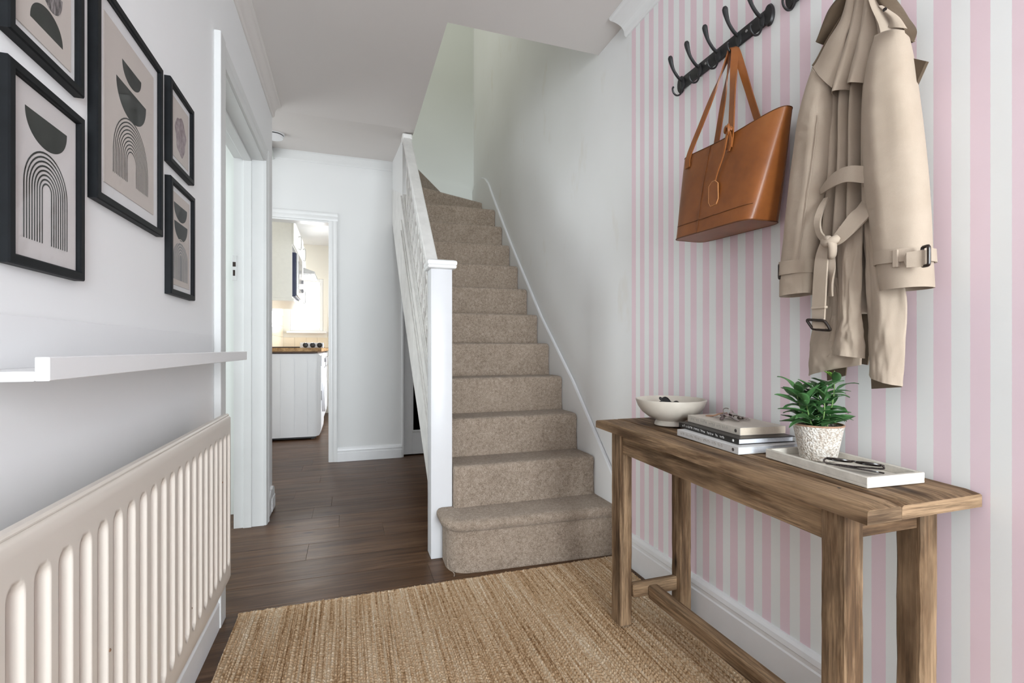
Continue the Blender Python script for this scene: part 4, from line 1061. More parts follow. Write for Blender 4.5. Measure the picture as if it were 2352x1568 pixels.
# tray
ta = 87.0; TO = Vector((0.9585, 0.678, zt(0.678) + 0.0014)); TL, TW, TH = 0.258, 0.152, 0.0215
MT = Matrix.Translation(TO) @ TILT @ Matrix.Rotation(R(ta), 4, 'Z')
stone = plain('pale_limewashed_stone', (0.66, 0.62, 0.55), 0.8, 0.2, var=0.09, scale=45, bump=0.25, bdist=0.002)
tray = thing('serving_tray', 'rectangular pale stone tray at the near end of the console table', 'tray', tuple(TO))
m = MB(); w = 0.009
m.box((0, -TW, 0), (TL, 0, 0.006), 0.001, 1, MT); part('base', m, stone, tray, smooth=False)
for a, c in (((0, -w, 0.0055), (TL, 0.0, TH)), ((0, -TW, 0.0055), (TL, -TW + w, TH)), ((0, -TW + w, 0.0055), (w, -w, TH)), ((TL - w, -TW + w, 0.0055), (TL, -w, TH))):
    m = MB(); m.box(a, c, 0.0012, 1, MT); part('rim', m, stone, tray, smooth=False)
sunglasses('folded tortoiseshell sunglasses lying flat on the pale tray', (1.046, 0.766, TO.z + 0.0242), Matrix.Rotation(R(118), 3, 'Z') @ Matrix.Rotation(R(-74), 3, 'X'), shell, 0.80)

# potted plant
px, py, pz = 1.055, 0.862, TO.z + 0.0112
pl = thing('potted_plant', 'small leafy green plant in a speckled white pot on the tray', 'plant', (px, py, pz))
pm_ = NT('speckled_stoneware', (0.72, 0.68, 0.62), 0.75, 0.25); v = pm_.coord()
vo = pm_.n('ShaderNodeTexVoronoi', {'Vector': v, 'Scale': 210.0}).outputs['Distance']
pm_.color(pm_.ramp(pm_.math('MULTIPLY', pm_.noise(v, 190, 3, 0.7), pm_.math('MULTIPLY_ADD', pm_.noise(v, 18, 3), 0.6, 0.7)), [(0.34, (0.36, 0.29, 0.23)), (0.47, (0.60, 0.54, 0.47)), (0.60, (0.78, 0.745, 0.69))])); pm_.bump(vo, 0.8, 0.003)
m = MB(); m.lathe([(0, 0.0), (0.034, 0.0), (0.0375, 0.003), (0.0395, 0.012), (0.052, 0.078), (0.0532, 0.082), (0.0505, 0.083), (0.0485, 0.078), (0.046, 0.062), (0, 0.060)], (px, py, pz), 44); pot = part('pot', m, pm_.mat, pl)
m = MB(); m.lathe([(0.0515, 0.0795), (0.0540, 0.0815), (0.0528, 0.0845), (0.0502, 0.0845), (0.0490, 0.081)], (px, py, pz), 44); part('bare_clay_rim', m, plain('bare_terracotta', (0.36, 0.215, 0.14), 0.85, var=0.2, scale=120), pot)
m = MB(); m.lathe([(0.049, 0.066), (0.03, 0.071), (0, 0.072)], (px, py, pz), 30); part('soil', m, plain('dark_potting_soil', (0.03, 0.02, 0.014), 0.95, var=0.5, scale=200, bump=0.8, bdist=0.004), pl)
lf = NT('glossy_green_leaf', (0.05, 0.16, 0.05), 0.33, 0.5); v = lf.coord((1, 1, 1), rand=9.0)
oi = lf.n('ShaderNodeObjectInfo').outputs['Random']
lf.color(lf.mix(lf.math('MULTIPLY', oi, 0.8), lf.ramp(lf.noise(v, 60, 3), [(0.3, (0.022, 0.085, 0.024)), (0.7, (0.055, 0.165, 0.045))]), (0.095, 0.21, 0.075)))
lf.b.inputs['Transmission Weight'].default_value = 0.0
young = plain('young_yellow_green_leaf', (0.20, 0.40, 0.06), 0.4, var=0.2, scale=60); stemm = plain('pale_green_stem', (0.22, 0.36, 0.11), 0.5)
def leaf_mesh(mat, L=1.0, wd=0.30, arch=0.22, fold=0.10, wave=0.02):
    P = []; nl = 8
    for i in range(nl + 1):
        t = i / nl; hw = wd / 2 * (math.sin(math.pi * t ** 0.82) ** 0.85) + 0.012 * (1 - t); x = L * t; z = arch * math.sin(math.pi * 0.62 * t) - arch * 0.9 * t * t
        P.append([(x, s * hw, z + fold * abs(s) * hw * 2 + wave * math.sin(9 * t + s) * abs(s) * 0.5) for s in (-1, -0.55, 0, 0.55, 1)])
    m = MB(); m.grid(P, th=lambda i, j: (0, 0, -0.008)); return m.mesh('leaf', mat, angle=80)
LM = [leaf_mesh(lf.mat, 1, 0.35, 0.20, 0.16), leaf_mesh(lf.mat, 1, 0.39, 0.05, 0.20), leaf_mesh(lf.mat, 1, 0.31, 0.30, 0.12, 0.05)]
LY = leaf_mesh(young, 1, 0.36, 0.05, 0.25)
rg = random.Random(21)
stems = [(-0.028, 0.012, 0.108, -0.050, 0.030), (0.030, -0.010, 0.116, 0.030, -0.028), (0.0, 0.02, 0.098, -0.004, 0.050), (-0.008, -0.022, 0.098, -0.026, -0.040), (0.020, 0.022, 0.098, 0.045, 0.018), (0.0, 0.0, 0.115, 0.006, 0.004), (-0.03, -0.004, 0.088, -0.060, -0.012)]
nleaf = 0
for si, (ax, ay, hh, tx, ty) in enumerate(stems):
    tall = 0.042 if si == 1 else 0.0
    base = Vector((px + ax * 0.6, py + ay * 0.6, pz + 0.068)); tip = Vector((px + tx * 0.8, py + ty * 0.8, pz + 0.068 + hh * 0.86 + tall))
    mid = (base + tip) / 2 + Vector((ax * 0.25, ay * 0.25, 0.01)); path = cr([tuple(base), tuple(mid), tuple(tip)], 12)
    m = MB(); m.tube(path, [0.0018 - 0.0008 * i / 11 for i in range(12)], 6); part('stem', m, stemm, pl)
    ph = rg.uniform(0, 6.28)
    for li in range(12 if not tall else 11):
        t = 0.10 + 0.88 * li / 11; p = Vector(path[min(11, int(t * 11))])
        a = ph + li * 2.4; up = 0.10 + 0.55 * t * t + rg.uniform(-0.15, 0.2); ln = (0.074 - 0.018 * t) * rg.uniform(0.82, 1.15)
        if p.x + math.cos(a) * ln > 1.145: a = math.pi - a; 
        yng = tall and li > 8
        if yng: ln = 0.030; up = 0.75
        d = piece('leaf', LY if yng else LM[rg.randint(0, 2)], pl, tuple(p), (rg.uniform(-0.4, 0.4), -up, a), (ln, ln, ln)); nleaf += 1

# ================================================================== COAT HOOKS
def hook_rail(label, y_first, pitch, n, group='black hook rails on the striped wall'):
    """rail along the wall from y_first towards the camera"""
    ZR0, ZR1 = 1.887, 1.930; XW = XR - 0.0005
    r_ = thing('hook_rail', label, 'hook rail', (XR, y_first - pitch * (n - 1) / 2, ZR0), group)
    ya, yb = y_first + 0.012, y_first - pitch * (n - 1) - 0.016
    m = MB(); m.box((XW - 0.010, yb, ZR0), (XW, ya, ZR1), 0.0025, 2); part('back_bar', m, MAT['black'], r_)
    for ye in (ya + 0.004, yb - 0.006):
        m = MB(); m.lathe([(0, 0.0), (0.017, 0.0), (0.0185, -0.005), (0.016, -0.011), (0, -0.013)], (0, 0, 0), 24, axis='x'); m.v = [(x + XW, y * 0.9 + ye, z * 1.75 + (ZR0 + ZR1) / 2) for x, y, z in m.v]; part('end_lobe', m, MAT['black'], r_)
    for k in range(n):
        yk = y_first - pitch * k; zc = (ZR0 + ZR1) / 2; x0 = XW - 0.009
        m = MB(); m.lathe([(0.019, 0.0), (0.018, -0.003), (0.010, -0.007), (0, -0.008)], (0, 0, 0), 20, axis='x'); m.v = [(x + x0, y * 0.62 + yk, z * 1.25 + zc - 0.004) for x, y, z in m.v]
        hk = part('hook', m, MAT['black'], r_)
        m = MB(); up = cr([(x0 - 0.002, yk, zc + 0.004), (x0 - 0.020, yk, zc + 0.014), (x0 - 0.040, yk, zc + 0.036), (x0 - 0.051, yk, zc + 0.062), (x0 - 0.056, yk, zc + 0.084)], 16)
        m.tube(up, [0.0050 + (0.0035 * sstep(0.45, 0.9, i / 15)) - (0.003 if i == 15 else 0) for i in range(16)], 10); part('upper_prong', m, MAT['black'], hk)
        m = MB(); dn = cr([(x0 - 0.003, yk, zc - 0.012), (x0 - 0.004, yk, zc - 0.030), (x0 - 0.013, yk, zc - 0.046), (x0 - 0.028, yk, zc - 0.052), (x0 - 0.041, yk, zc - 0.044), (x0 - 0.045, yk, zc - 0.030), (x0 - 0.041, yk, zc - 0.024)], 20)
        m.tube(dn, [0.0031] * 18 + [0.0042, 0.0034], 8); part('lower_prong', m, MAT['black'], hk)
    for k in range(1, n, 2):
        m = MB(); m.lathe([(0.0045, 0.0), (0.004, -0.002), (0, -0.0026)], (XW - 0.0098, y_first - pitch * (k + 0.35), (ZR0 + ZR1) / 2 + 0.002), 14, axis='x'); part('screw', m, steel, r_)
    return r_
hook_rail('black five-hook rail holding the tan tote bag', 1.482, 0.0895, 5)
hook_rail('black hook rail holding the trench coat, cut by the top edge of the photo', 1.012, 0.0895, 5)

# ================================================================== TOTE BAG
bag = thing('tote_bag', 'tan leather tote bag hanging from the black hook rail', 'bag', (1.09, 1.2, 1.28))
def bag_pt(a, t):
    """a: angle round the bag, t: 0 base .. 1 top edge"""
    e = t ** 0.9
    cx_ = 1.0775 + (1.097 - 1.0775) * e; hx = 0.0625 + (0.040 - 0.0625) * e
    yf = 1.357 + (1.383 - 1.357) * e; yn = 1.038 + (0.978 - 1.038) * e
    cy_ = (yf + yn) / 2; hy_ = (yf - yn) / 2
    p = 7.0 - 4.2 * e
    c, s_ = math.cos(a), math.sin(a)
    x = cx_ + hx * math.copysign(abs(c) ** (2 / p), c); y = cy_ + hy_ * math.copysign(abs(s_) ** (2 / p), s_)
    u = (y - yn) / (yf - yn)
    z = 1.288 + 0.010 * u + t * (0.287 - 0.016 * math.sin(math.pi * u) - 0.004 * u)
    if c < 0: x -= 0.006 * math.sin(math.pi * t) * math.sin(math.pi * u)
    return (x, y, z)
NA = 72
P = [[bag_pt(2 * math.pi * k / NA + 0.0001, i / 16) for k in range(NA + 1)] for i in range(17)]
m = MB(); m.grid(P)
inner = [[(1.095 + (x - 1.095) * 0.92, 1.18 + (y - 1.18) * 0.985, z - 0.0005) for x, y, z in P[16]], [(1.09 + (x - 1.09) * 0.9, 1.18 + (y - 1.18) * 0.975, z) for x, y, z in P[11]]]
m.grid([P[16], inner[0], inner[1]]); m.add(inner[1][:NA], [tuple(range(NA))])
bcore = P[0][:NA]; m.add(bcore, [tuple(range(NA))[::-1]])
part('body', m, MAT['leather'], bag, angle=55)
m = MB(); m.tube([(x, y, z + 0.0005) for x, y, z in P[16][:NA]], 0.0014, 6, closed=True); part('top_edge', m, MAT['leather_edge'], bag)
m = MB(); m.tube([(x, y, z + 0.001) for x, y, z in P[0][:NA]], 0.0020, 6, closed=True); part('base_piping', m, MAT['leather_edge'], bag)
def front(y, t, off=0.0012):
    """point on the room-side face at a given y"""
    best = min((bag_pt(math.pi / 2 + math.pi * k / 80, t) for k in range(81)), key=lambda q: abs(q[1] - y)); return (best[0] - off, y, best[2])
m = MB(); m.tube([front(1.225 + 0.012 * (1 - t), t) for t in [i / 20 for i in range(21)]], 0.0010, 5)
m.tube([front(1.035 + 0.31 * i / 30, 0.15) for i in range(31)], 0.0010, 5)
m.tube([bag_pt(math.pi * 1.5 + 0.18, i / 16) for i in range(17)], 0.0010, 5)
part('stitched_seam', m, MAT['leather_edge'], bag, kind='stuff')
HK = (1.130, 1.2135, 1.8665)
def strap(ya, yb, side):
    zt_ = 1.0
    if side < 0:
        pa, pb = front(ya, 0.84, 0.004), front(yb, 0.84, 0.004); ta_, tb_ = front(ya, 1.0, 0.006), front(yb, 1.0, 0.006)
    else:
        def back(y, t):
            b_ = min((bag_pt(-math.pi / 2 + math.pi * k / 80, t) for k in range(81)), key=lambda q: abs(q[1] - y)); return (b_[0] + 0.004, y, b_[2])
        pa, pb, ta_, tb_ = back(ya, 0.88), back(yb, 0.88), back(ya, 1.0), back(yb, 1.0)
    hx = HK[0] + 0.004 * side
    def lerp(a, c, t): return tuple(a[i] + (c[i] - a[i]) * t for i in range(3))
    A = (hx, HK[1] + 0.013, HK[2] - 0.012); B = (hx, HK[1] - 0.013, HK[2] - 0.012)
    pts = [pa, ta_, lerp(ta_, A, 0.35), lerp(ta_, A, 0.7), A, (hx, HK[1] + 0.005, HK[2] + 0.002), (hx, HK[1] - 0.005, HK[2] + 0.002), B, lerp(B, tb_, 0.3), lerp(B, tb_, 0.65), tb_, pb]
    path = cr(pts, 60); wv_ = []; nv_ = []
    for i in range(60):
        t = i / 59; T = (Vector(path[min(59, i + 1)]) - Vector(path[max(0, i - 1)])).normalized()
        f = sstep(0.20, 0.40, t) * (1 - sstep(0.60, 0.80, t))
        flat_w = Vector((-1, 0, 0)).cross(T).normalized(); over_w = Vector((1, 0, 0))
        w_ = (flat_w * (1 - f) + (flat_w * 0.35 + over_w * (1 if True else 1)) * f)
        if w_.length < 0.05: w_ = over_w
        w_ = (w_ - T * w_.dot(T)).normalized(); wv_.append(w_ * 0.021); nv_.append(w_.cross(T))
    m = MB(); m.ribbon(path, wv_, nv_, 0.0042); return m
part('handle', strap(1.325, 1.135, -1), MAT['leather'], bag, angle=60)
part('handle', strap(1.300, 1.110, 1), MAT['leather'], bag, angle=60)
kn = front(1.135, 1.0, 0.012)
m = MB(); m.tube([(kn[0] - 0.004 + 0.006 * math.cos(t), kn[1] + 0.011 * math.sin(t), kn[2] + 0.012 + 0.006 * math.cos(2 * t)) for t in [2 * math.pi * i / 24 for i in range(24)]], 0.0042, 8, closed=True)
m.tube([(kn[0] - 0.004 + 0.006 * math.cos(t), kn[1] + 0.008 * math.cos(t), kn[2] + 0.010 + 0.014 * math.sin(t)) for t in [2 * math.pi * i / 24 for i in range(24)]], 0.0036, 8, closed=True)
tg = part('lace_knot', m, MAT['leather'], bag)
m = MB(); m.ribbon(cr([(kn[0] - 0.006, kn[1], kn[2] + 0.006), front(1.148, 0.80, 0.010), front(1.165, 0.62, 0.008), front(1.172, 0.52, 0.007)], 14), (0, 0.007, 0.0), (-1, 0, 0), 0.004); m.ribbon(cr([(kn[0] - 0.004, kn[1] - 0.004, kn[2] + 0.004), front(1.128, 0.90, 0.008), front(1.133, 0.80, 0.006)], 8), (0, 0.009, 0), (-1, 0, 0), 0.003); part('lace', m, MAT['leather'], bag)
c0 = front(1.174, 0.50, 0.006); m = MB()
tagp = [(-0.019, -0.004), (-0.020, -0.050), (-0.012, -0.064), (0.012, -0.064), (0.020, -0.050), (0.018, -0.004), (0.006, 0.006), (-0.007, 0.006)]
m.prism([(c0[1] + u, c0[2] + w_) for u, w_ in tagp], 0, c0[0] - 0.004, c0[0] - 0.001); part('luggage_tag', m, MAT['leather'], bag, smooth=False)
m = MB(); m.tube([(c0[0] - 0.0028, c0[1] + u * 1.0, c0[2] + w_) for u, w_ in tagp], 0.0018, 5, closed=True); part('tag_edge', m, plain('light_leather_edge', (0.44, 0.19, 0.065), 0.5), bag)

# ================================================================== TRENCH COAT
coat = thing('trench_coat', 'beige belted trench coat hanging on the striped wall above the console table', 'coat', (XR, 0.85, 1.02))
def sheet(rows, n_u, n_v, depth, th=0.0035):
    """rows of (y_left, z_left, y_right, z_right); depth(u, v) is the distance off the wall"""
    rs = cr(rows, n_v); P = []
    for k, (yl, zl, yr, zr) in enumerate(rs):
        v_ = k / (n_v - 1); r_ = []
        for i in range(n_u + 1):
            u = i / n_u; d = depth(u, v_)
            r_.append((XR - d, yl + (yr - yl) * u, zl + (zr - zl) * u))
        P.append(r_)
    m = MB(); m.grid(P, th=lambda i, j: (th, 0, 0)); return m
def wr(y, z, s=1.0): return (noise.noise((y * 26, z * 9, s)) + 0.5 * noise.noise((y * 60, z * 34, s + 4))) * 0.0028
def pleat(x): return abs(math.sin(math.pi * x)) ** 0.7
# back of the coat between the sleeves, gathered into tubes
rows = [(0.8225, 1.7892, 0.7785, 1.7627), (0.8469, 1.6827, 0.7708, 1.6412), (0.8768, 1.5583, 0.7708, 1.5203), (0.8790, 1.4377, 0.7708, 1.4042), (0.8859, 1.3233, 0.7661, 1.2963), (0.8976, 1.2194, 0.7595, 1.1985), (0.9070, 1.1132, 0.7430, 1.1004), (0.9190, 1.0165, 0.7296, 1.0192)]
def d_body(u, v): return 0.014 + 0.056 * abs(math.sin(math.pi * (u * 4.0 + 0.10 * math.sin(3 * v) + 0.06))) ** 0.55 * (0.6 + 0.4 * v ** 0.5) + 0.010 * math.sin(math.pi * u) + noise.noise((u * 5, v * 6, 2)) * 0.003
part('back', sheet(rows, 110, 70, d_body), MAT['trench'], coat, angle=70)
# storm flap with scalloped hem
def flap(rows, ph, n, d0):
    def d(u, v): return d0 - 0.022 + (0.022 + 0.034 * v) * abs(math.sin(math.pi * min(1.0, 0.06 + u * 0.90))) ** 0.6 + noise.noise((u * 4, v * 5, ph)) * 0.002
    return sheet(rows, 60, 40, d)
part('storm_flap', flap([(0.8133, 1.7691, 0.7813, 1.7485), (0.8195, 1.7132, 0.7833, 1.6915), (0.8342, 1.6516, 0.7911, 1.6309), (0.8472, 1.5976, 0.8031, 1.5817), (0.8559, 1.5413, 0.8154, 1.5374)], 0.5, 1.0, 0.062), MAT['trench'], coat, angle=70)
part('storm_flap', flap([(0.7858, 1.7532, 0.7608, 1.7373), (0.7917, 1.6831, 0.7589, 1.6638), (0.8018, 1.6254, 0.7579, 1.6044), (0.8099, 1.5855, 0.7579, 1.5598), (0.8161, 1.5470, 0.7598, 1.5199)], 0.02, 1.0, 0.070), MAT['trench'], coat, angle=70)
part('yoke', sheet([(0.8246, 1.7907, 0.8081, 1.7789), (0.8436, 1.7219, 0.8122, 1.7037), (0.8745, 1.6870, 0.8246, 1.6610), (0.8988, 1.6523, 0.8338, 1.6015), (0.9073, 1.6391, 0.8501, 1.5562)], 24, 30, lambda u, v: 0.056 + 0.018 * v + 0.012 * math.sin(math.pi * u * 0.8)), MAT['trench'], coat, angle=70)
part('yoke', sheet([(0.7791, 1.7559, 0.7638, 1.7450), (0.7733, 1.6938, 0.7362, 1.6749), (0.7659, 1.6399, 0.7033, 1.6156), (0.7641, 1.5861, 0.6900, 1.5767)], 24, 30, lambda u, v: (0.046 + 0.040 * min(1, u * 2.0) + 0.010 * v) * (1 - 0.45 * sstep(0.45, 0.9, u) * v)), MAT['trench'], coat, angle=70)
m = MB(); m.tube(cr([(XR - 0.0575 - 0.018 * v_, q[0] - 0.0025, q[1] + 0.0005) for q, v_ in (((0.8436, 1.7219, 0.8122, 1.7037), 0.25), ((0.8745, 1.6870, 0.8246, 1.6610), 0.5), ((0.8988, 1.6523, 0.8338, 1.6015), 0.75), ((0.9073, 1.6391, 0.8501, 1.5562), 1.0))], 20), 0.0024, 6); part('yoke_piping', m, MAT['lining'], coat)
# sleeves
def sleeve(rows, xc, b, n=44, nv=70, seed=0.0, seam=0.3):
    rs = cr(rows, nv); P = []
    for k, (yl, zl, yr, zr) in enumerate(rs):
        v_ = k / (nv - 1); yc, zc_ = (yl + yr) / 2, (zl + zr) / 2; a = (yl - yr) / 2; bb = b * (0.60 + 0.40 * sstep(0, 0.30, v_)); r_ = []
        for i in range(n + 1):
            t = 2 * math.pi * i / n; c, s_ = math.cos(t), math.sin(t)
            cc = math.copysign(abs(c) ** 0.82, c); ss = math.copysign(abs(s_) ** 0.82, s_)
            y = yc + a * cc; z = zc_ + (zl - zr) / 2 * cc; x = xc - bb * ss
            q = noise.noise((y * 20 + seed, z * 11, seed)) * 0.0030 + noise.noise((y * 12, z * 70, seed + 7)) * 0.0046 * math.exp(-((cc - seam) / 0.22) ** 2) + 0.004 * math.sin(math.pi * v_) * math.exp(-((cc - seam + 0.4) / 0.25) ** 2)
            x -= q * (1 if s_ > -0.2 else 0)
            r_.append((x, y, z))
        P.append(r_)
    # turned-in cuff
    last = P[-1]; cy_ = sum(p[1] for p in last) / len(last); cz_ = sum(p[2] for p in last) / len(last); cx_ = sum(p[0] for p in last) / len(last)
    for f, dz in ((0.94, 0.0), (0.92, 0.03)): P.append([(cx_ + (x - cx_) * f, cy_ + (y - cy_) * f, z + dz) for x, y, z in last])
    cap = P[0]; cy_ = sum(p[1] for p in cap) / len(cap); cz_ = sum(p[2] for p in cap) / len(cap); cx_ = sum(p[0] for p in cap) / len(cap)
    P = [[(cx_ + (x - cx_) * 0.02, cy_ + (y - cy_) * 0.02, cz_ + 0.006 + (z - cz_) * 0.02) for x, y, z in cap], [(cx_ + (x - cx_) * 0.6, cy_ + (y - cy_) * 0.6, cz_ + 0.005 + (z - cz_) * 0.6) for x, y, z in cap]] + P
    m = MB(); m.grid(P); return m
rowsR = [(0.7492, 1.6144, 0.6908, 1.5934), (0.7612, 1.5701, 0.6818, 1.5345), (0.7697, 1.4931, 0.6737, 1.4578), (0.7736, 1.4226, 0.6658, 1.3900), (0.7697, 1.3248, 0.6572, 1.2970), (0.7584, 1.2209, 0.6518, 1.2072), (0.7437, 1.1374, 0.6495, 1.1309), (0.7328, 1.0610, 0.6465, 1.0618)]
rowsL = [(0.9124, 1.6436, 0.8638, 1.5730), (0.9276, 1.6055, 0.8644, 1.5302), (0.9438, 1.5414, 0.8655, 1.4847), (0.9552, 1.4826, 0.8700, 1.4288), (0.9734, 1.3705, 0.8802, 1.3427), (0.9908, 1.2457, 0.8987, 1.2336), (0.9990, 1.1721, 0.9130, 1.1662), (1.0031, 1.0762, 0.9215, 1.0801)]
part('sleeve', sleeve(rowsR, 1.088, 0.040, seed=1.0, seam=0.55), MAT['trench'], coat, angle=70)
part('sleeve', sleeve(rowsL, 1.105, 0.036, seed=5.0, seam=0.0), MAT['trench'], coat, angle=70)
for pts_ in ([(1.0600, 0.7483, 1.4083), (1.0550, 0.7402, 1.3113), (1.0520, 0.7282, 1.2335), (1.0510, 0.7134, 1.1706), (1.0500, 0.7032, 1.1299)], [(1.0710, 0.8739, 1.5050), (1.0700, 0.8823, 1.4349), (1.0690, 0.8955, 1.3443), (1.0690, 0.9123, 1.2527), (1.0690, 0.9271, 1.1625)]):
    m = MB(); q = cr(pts_, 40); m.tube([(x + noise.noise((z * 60, y, 1)) * 0.0012, y + noise.noise((z * 90, y, 3)) * 0.0012, z) for x, y, z in q], [0.0003] + [0.0011] * 38 + [0.0003], 5); part('sleeve_seam', m, MAT['trench'], coat)
def cuff_band(rows, xc, b, grow=0.004):
    rs = cr(rows, 6); P = []; n = 44
    for k, (yl, zl, yr, zr) in enumerate(rs):
        yc, zc_ = (yl + yr) / 2, (zl + zr) / 2; a = (yl - yr) / 2 + grow; r_ = []
        for i in range(n + 1):
            t = 2 * math.pi * i / n; c, s_ = math.cos(t), math.sin(t); cc = math.copysign(abs(c) ** 0.82, c); ss = math.copysign(abs(s_) ** 0.82, s_)
            r_.append((xc - (b + grow + 0.002) * ss, yc + a * cc, zc_ + (zl - zr) / 2 * cc))
        P.append(r_)
    ce = (xc, sum(p[1] for p in P[0]) / len(P[0]))
    m = MB(); m.grid(P, th=lambda i, j: ((ce[0] - P[i][j][0]) * 0.10, (ce[1] - P[i][j][1]) * 0.06, 0)); return m
part('cuff_strap', cuff_band([(0.7409, 1.1444, 0.6495, 1.1378), (0.7400, 1.1161, 0.6480, 1.1118)], 1.088, 0.040), MAT['trench'], coat, angle=60)
part('cuff_strap', cuff_band([(0.9976, 1.1672, 0.9142, 1.1621), (1.0003, 1.1305, 0.9190, 1.1301)], 1.105, 0.036), MAT['trench'], coat, angle=60)
m = MB(); m.ribbon([(1.0400, 0.6637, 1.1136), (1.0380, 0.6577, 1.1133), (1.0460, 0.6358, 1.1133), (1.0520, 0.6305, 1.1136)], [(0, 0, 0.004), (0, 0, 0.030), (0, 0, 0.032), (0, 0, 0.030)], (-1, 0, 0), 0.003); part('cuff_tab', m, MAT['trench'], coat)
m = MB(); cl = (1.0415, 0.6817, 1.1202); m.box((cl[0] - 0.0012, cl[1] - 0.005, cl[2] - 0.017), (cl[0] + 0.006, cl[1] + 0.005, cl[2] + 0.018), 0.001)
part('cuff_loop', m, MAT['trench'], coat)
def buckle(c, ly, lz, r_, ax=(0, 1, 0), up=(0, 0, 1)):
    A, U = Vector(ax).normalized(), Vector(up).normalized(); C_ = Vector(c); pts = []
    k = 0.28
    for i in range(32):
        t = 2 * math.pi * i / 32; cc, ss = math.cos(t), math.sin(t)
        pts.append(C_ + A * (ly / 2 * math.copysign(abs(cc) ** k, cc)) + U * (lz / 2 * math.copysign(abs(ss) ** k, ss)))
    m = MB(); m.tube(pts, r_, 8, closed=True); return m
part('cuff_buckle', buckle((1.0480, 0.6311, 1.1168), 0.017, 0.037, 0.0032, (0.45, 1, 0)), MAT['buckle'], coat)
part('cuff_buckle', buckle((1.0750, 0.9884, 1.1414), 0.012, 0.036, 0.0030, (0.9, 0.5, 0)), MAT['buckle'], coat)
# skirt of the coat
def panel(rows, n_u, d0, amp, n, ph, seed): return sheet(rows, n_u, 46, lambda u, v: d0 + amp * (0.35 + 0.65 * v) * math.sin(math.pi * (n * u + ph)) + noise.noise((u * 3 + seed, v * 5, seed)) * 0.006 + noise.noise((u * 8 + seed, v * 12, seed)) * 0.0022)
part('skirt_panel', panel([(0.9029, 1.1124, 0.8065, 1.1143), (0.9149, 1.0488, 0.8014, 1.0491), (0.9221, 0.9838, 0.7984, 0.9895), (0.9271, 0.9290, 0.7974, 0.9400), (0.9295, 0.8707, 0.7974, 0.9024)], 46, 0.060, 0.026, 1.0, 0.0, 1), MAT['trench'], coat, angle=70)
part('skirt_panel', panel([(0.8608, 1.1060, 0.8209, 1.1056), (0.8676, 0.9922, 0.8262, 0.9955), (0.8766, 0.9232, 0.8315, 0.9137)], 20, 0.072, 0.012, 1.0, 0.0, 2), MAT['trench'], coat, angle=70)
part('skirt_panel', panel([(0.8344, 1.2235, 0.7763, 1.2145), (0.8333, 1.1221, 0.7792, 1.1215), (0.8322, 1.0209, 0.7802, 1.0251), (0.8398, 0.9705, 0.7744, 0.9746), (0.8463, 0.9288, 0.7724, 0.9179)], 34, 0.084, 0.020, 1.0, 0.0, 3), MAT['trench'], coat, angle=70)
part('skirt_panel', panel([(0.7858, 1.2999, 0.7441, 1.2915), (0.7799, 1.2110, 0.7296, 1.2037), (0.7770, 1.1330, 0.7087, 1.1305), (0.7731, 1.0362, 0.6885, 1.0379), (0.7703, 0.9496, 0.6910, 0.9400), (0.7684, 0.8806, 0.6943, 0.8621)], 46, 0.072, 0.034, 0.86, 0.02, 4), MAT['trench'], coat, angle=70)
part('gap_dark_sheet', sheet([(0.8589, 1.1921, 0.7726, 1.1843), (0.8535, 1.0446, 0.7821, 1.0484), (0.8375, 0.9070, 0.8017, 0.9019)], 16, 24, lambda u, v: 0.032), MAT['lining'], coat, 'dark sheet added in the shaded gap between the skirt panels')  # dark sheet added so the gap between the panels reads as shaded depth
part('hem_facing', sheet([(0.9007, 0.8857, 0.8492, 0.9035), (0.8995, 0.8597, 0.8524, 0.8752)], 12, 8, lambda u, v: 0.034, 0.003), MAT['lining'], coat)
part('hem_facing', sheet([(0.7887, 0.8906, 0.7243, 0.8747), (0.7868, 0.8483, 0.7243, 0.8569)], 12, 8, lambda u, v: 0.040, 0.003), MAT['lining'], coat)
# collar, epaulette and storm collar tip
def fold_sheet(pts_l, pts_r, d, th=0.006):
    rows_ = [(a[1], a[2], c[1], c[2]) for a, c in zip(pts_l, pts_r)]
    return sheet(rows_, 14, 24, d, th)
part('collar', fold_sheet([(1.1200, 0.8249, 1.7855), (1.1200, 0.8767, 1.7710), (1.1200, 0.8962, 1.7472), (1.1200, 0.9032, 1.7028)], [(1.1200, 0.8025, 1.7697), (1.1200, 0.8332, 1.7462), (1.1200, 0.8546, 1.7229), (1.1200, 0.8997, 1.6931)], lambda u, v: 0.040 + 0.030 * math.sin(math.pi * min(1, u * 1.0)) ** 0.8), MAT['lining'], coat, 'brown tweed underside of the turned collar', angle=70)
part('collar', fold_sheet([(1.1000, 0.7804, 1.7495), (1.1000, 0.7595, 1.6945), (1.1000, 0.7269, 1.6467), (1.1000, 0.6978, 1.5936), (1.1000, 0.6945, 1.5753)], [(1.1000, 0.7430, 1.7231), (1.1000, 0.7148, 1.6646), (1.1000, 0.7012, 1.6320), (1.1000, 0.6863, 1.5973), (1.1000, 0.6912, 1.5751)], lambda u, v: 0.058 + 0.024 * math.sin(math.pi * u)), MAT['lining'], coat, 'brown tweed underside of the turned collar', angle=70)
part('epaulette', fold_sheet([(1.0600, 0.7274, 1.6595), (1.0600, 0.7142, 1.6371), (1.0600, 0.7030, 1.6155), (1.0600, 0.7047, 1.6022)], [(1.0600, 0.7212, 1.6600), (1.0600, 0.7039, 1.6376), (1.0600, 0.6855, 1.6114), (1.0600, 0.6701, 1.5788)], lambda u, v: 0.104 + 0.005 * math.sin(math.pi * u) + 0.006 * v, 0.004), MAT['trench'], coat, angle=70)
m = MB(); c = (1.0560, 0.7107, 1.6430); m.lathe([(0, 0), (0.0042, 0), (0.0038, -0.002), (0, -0.0025)], c, 16, axis='x'); part('epaulette_button', m, MAT['buckle'], coat)
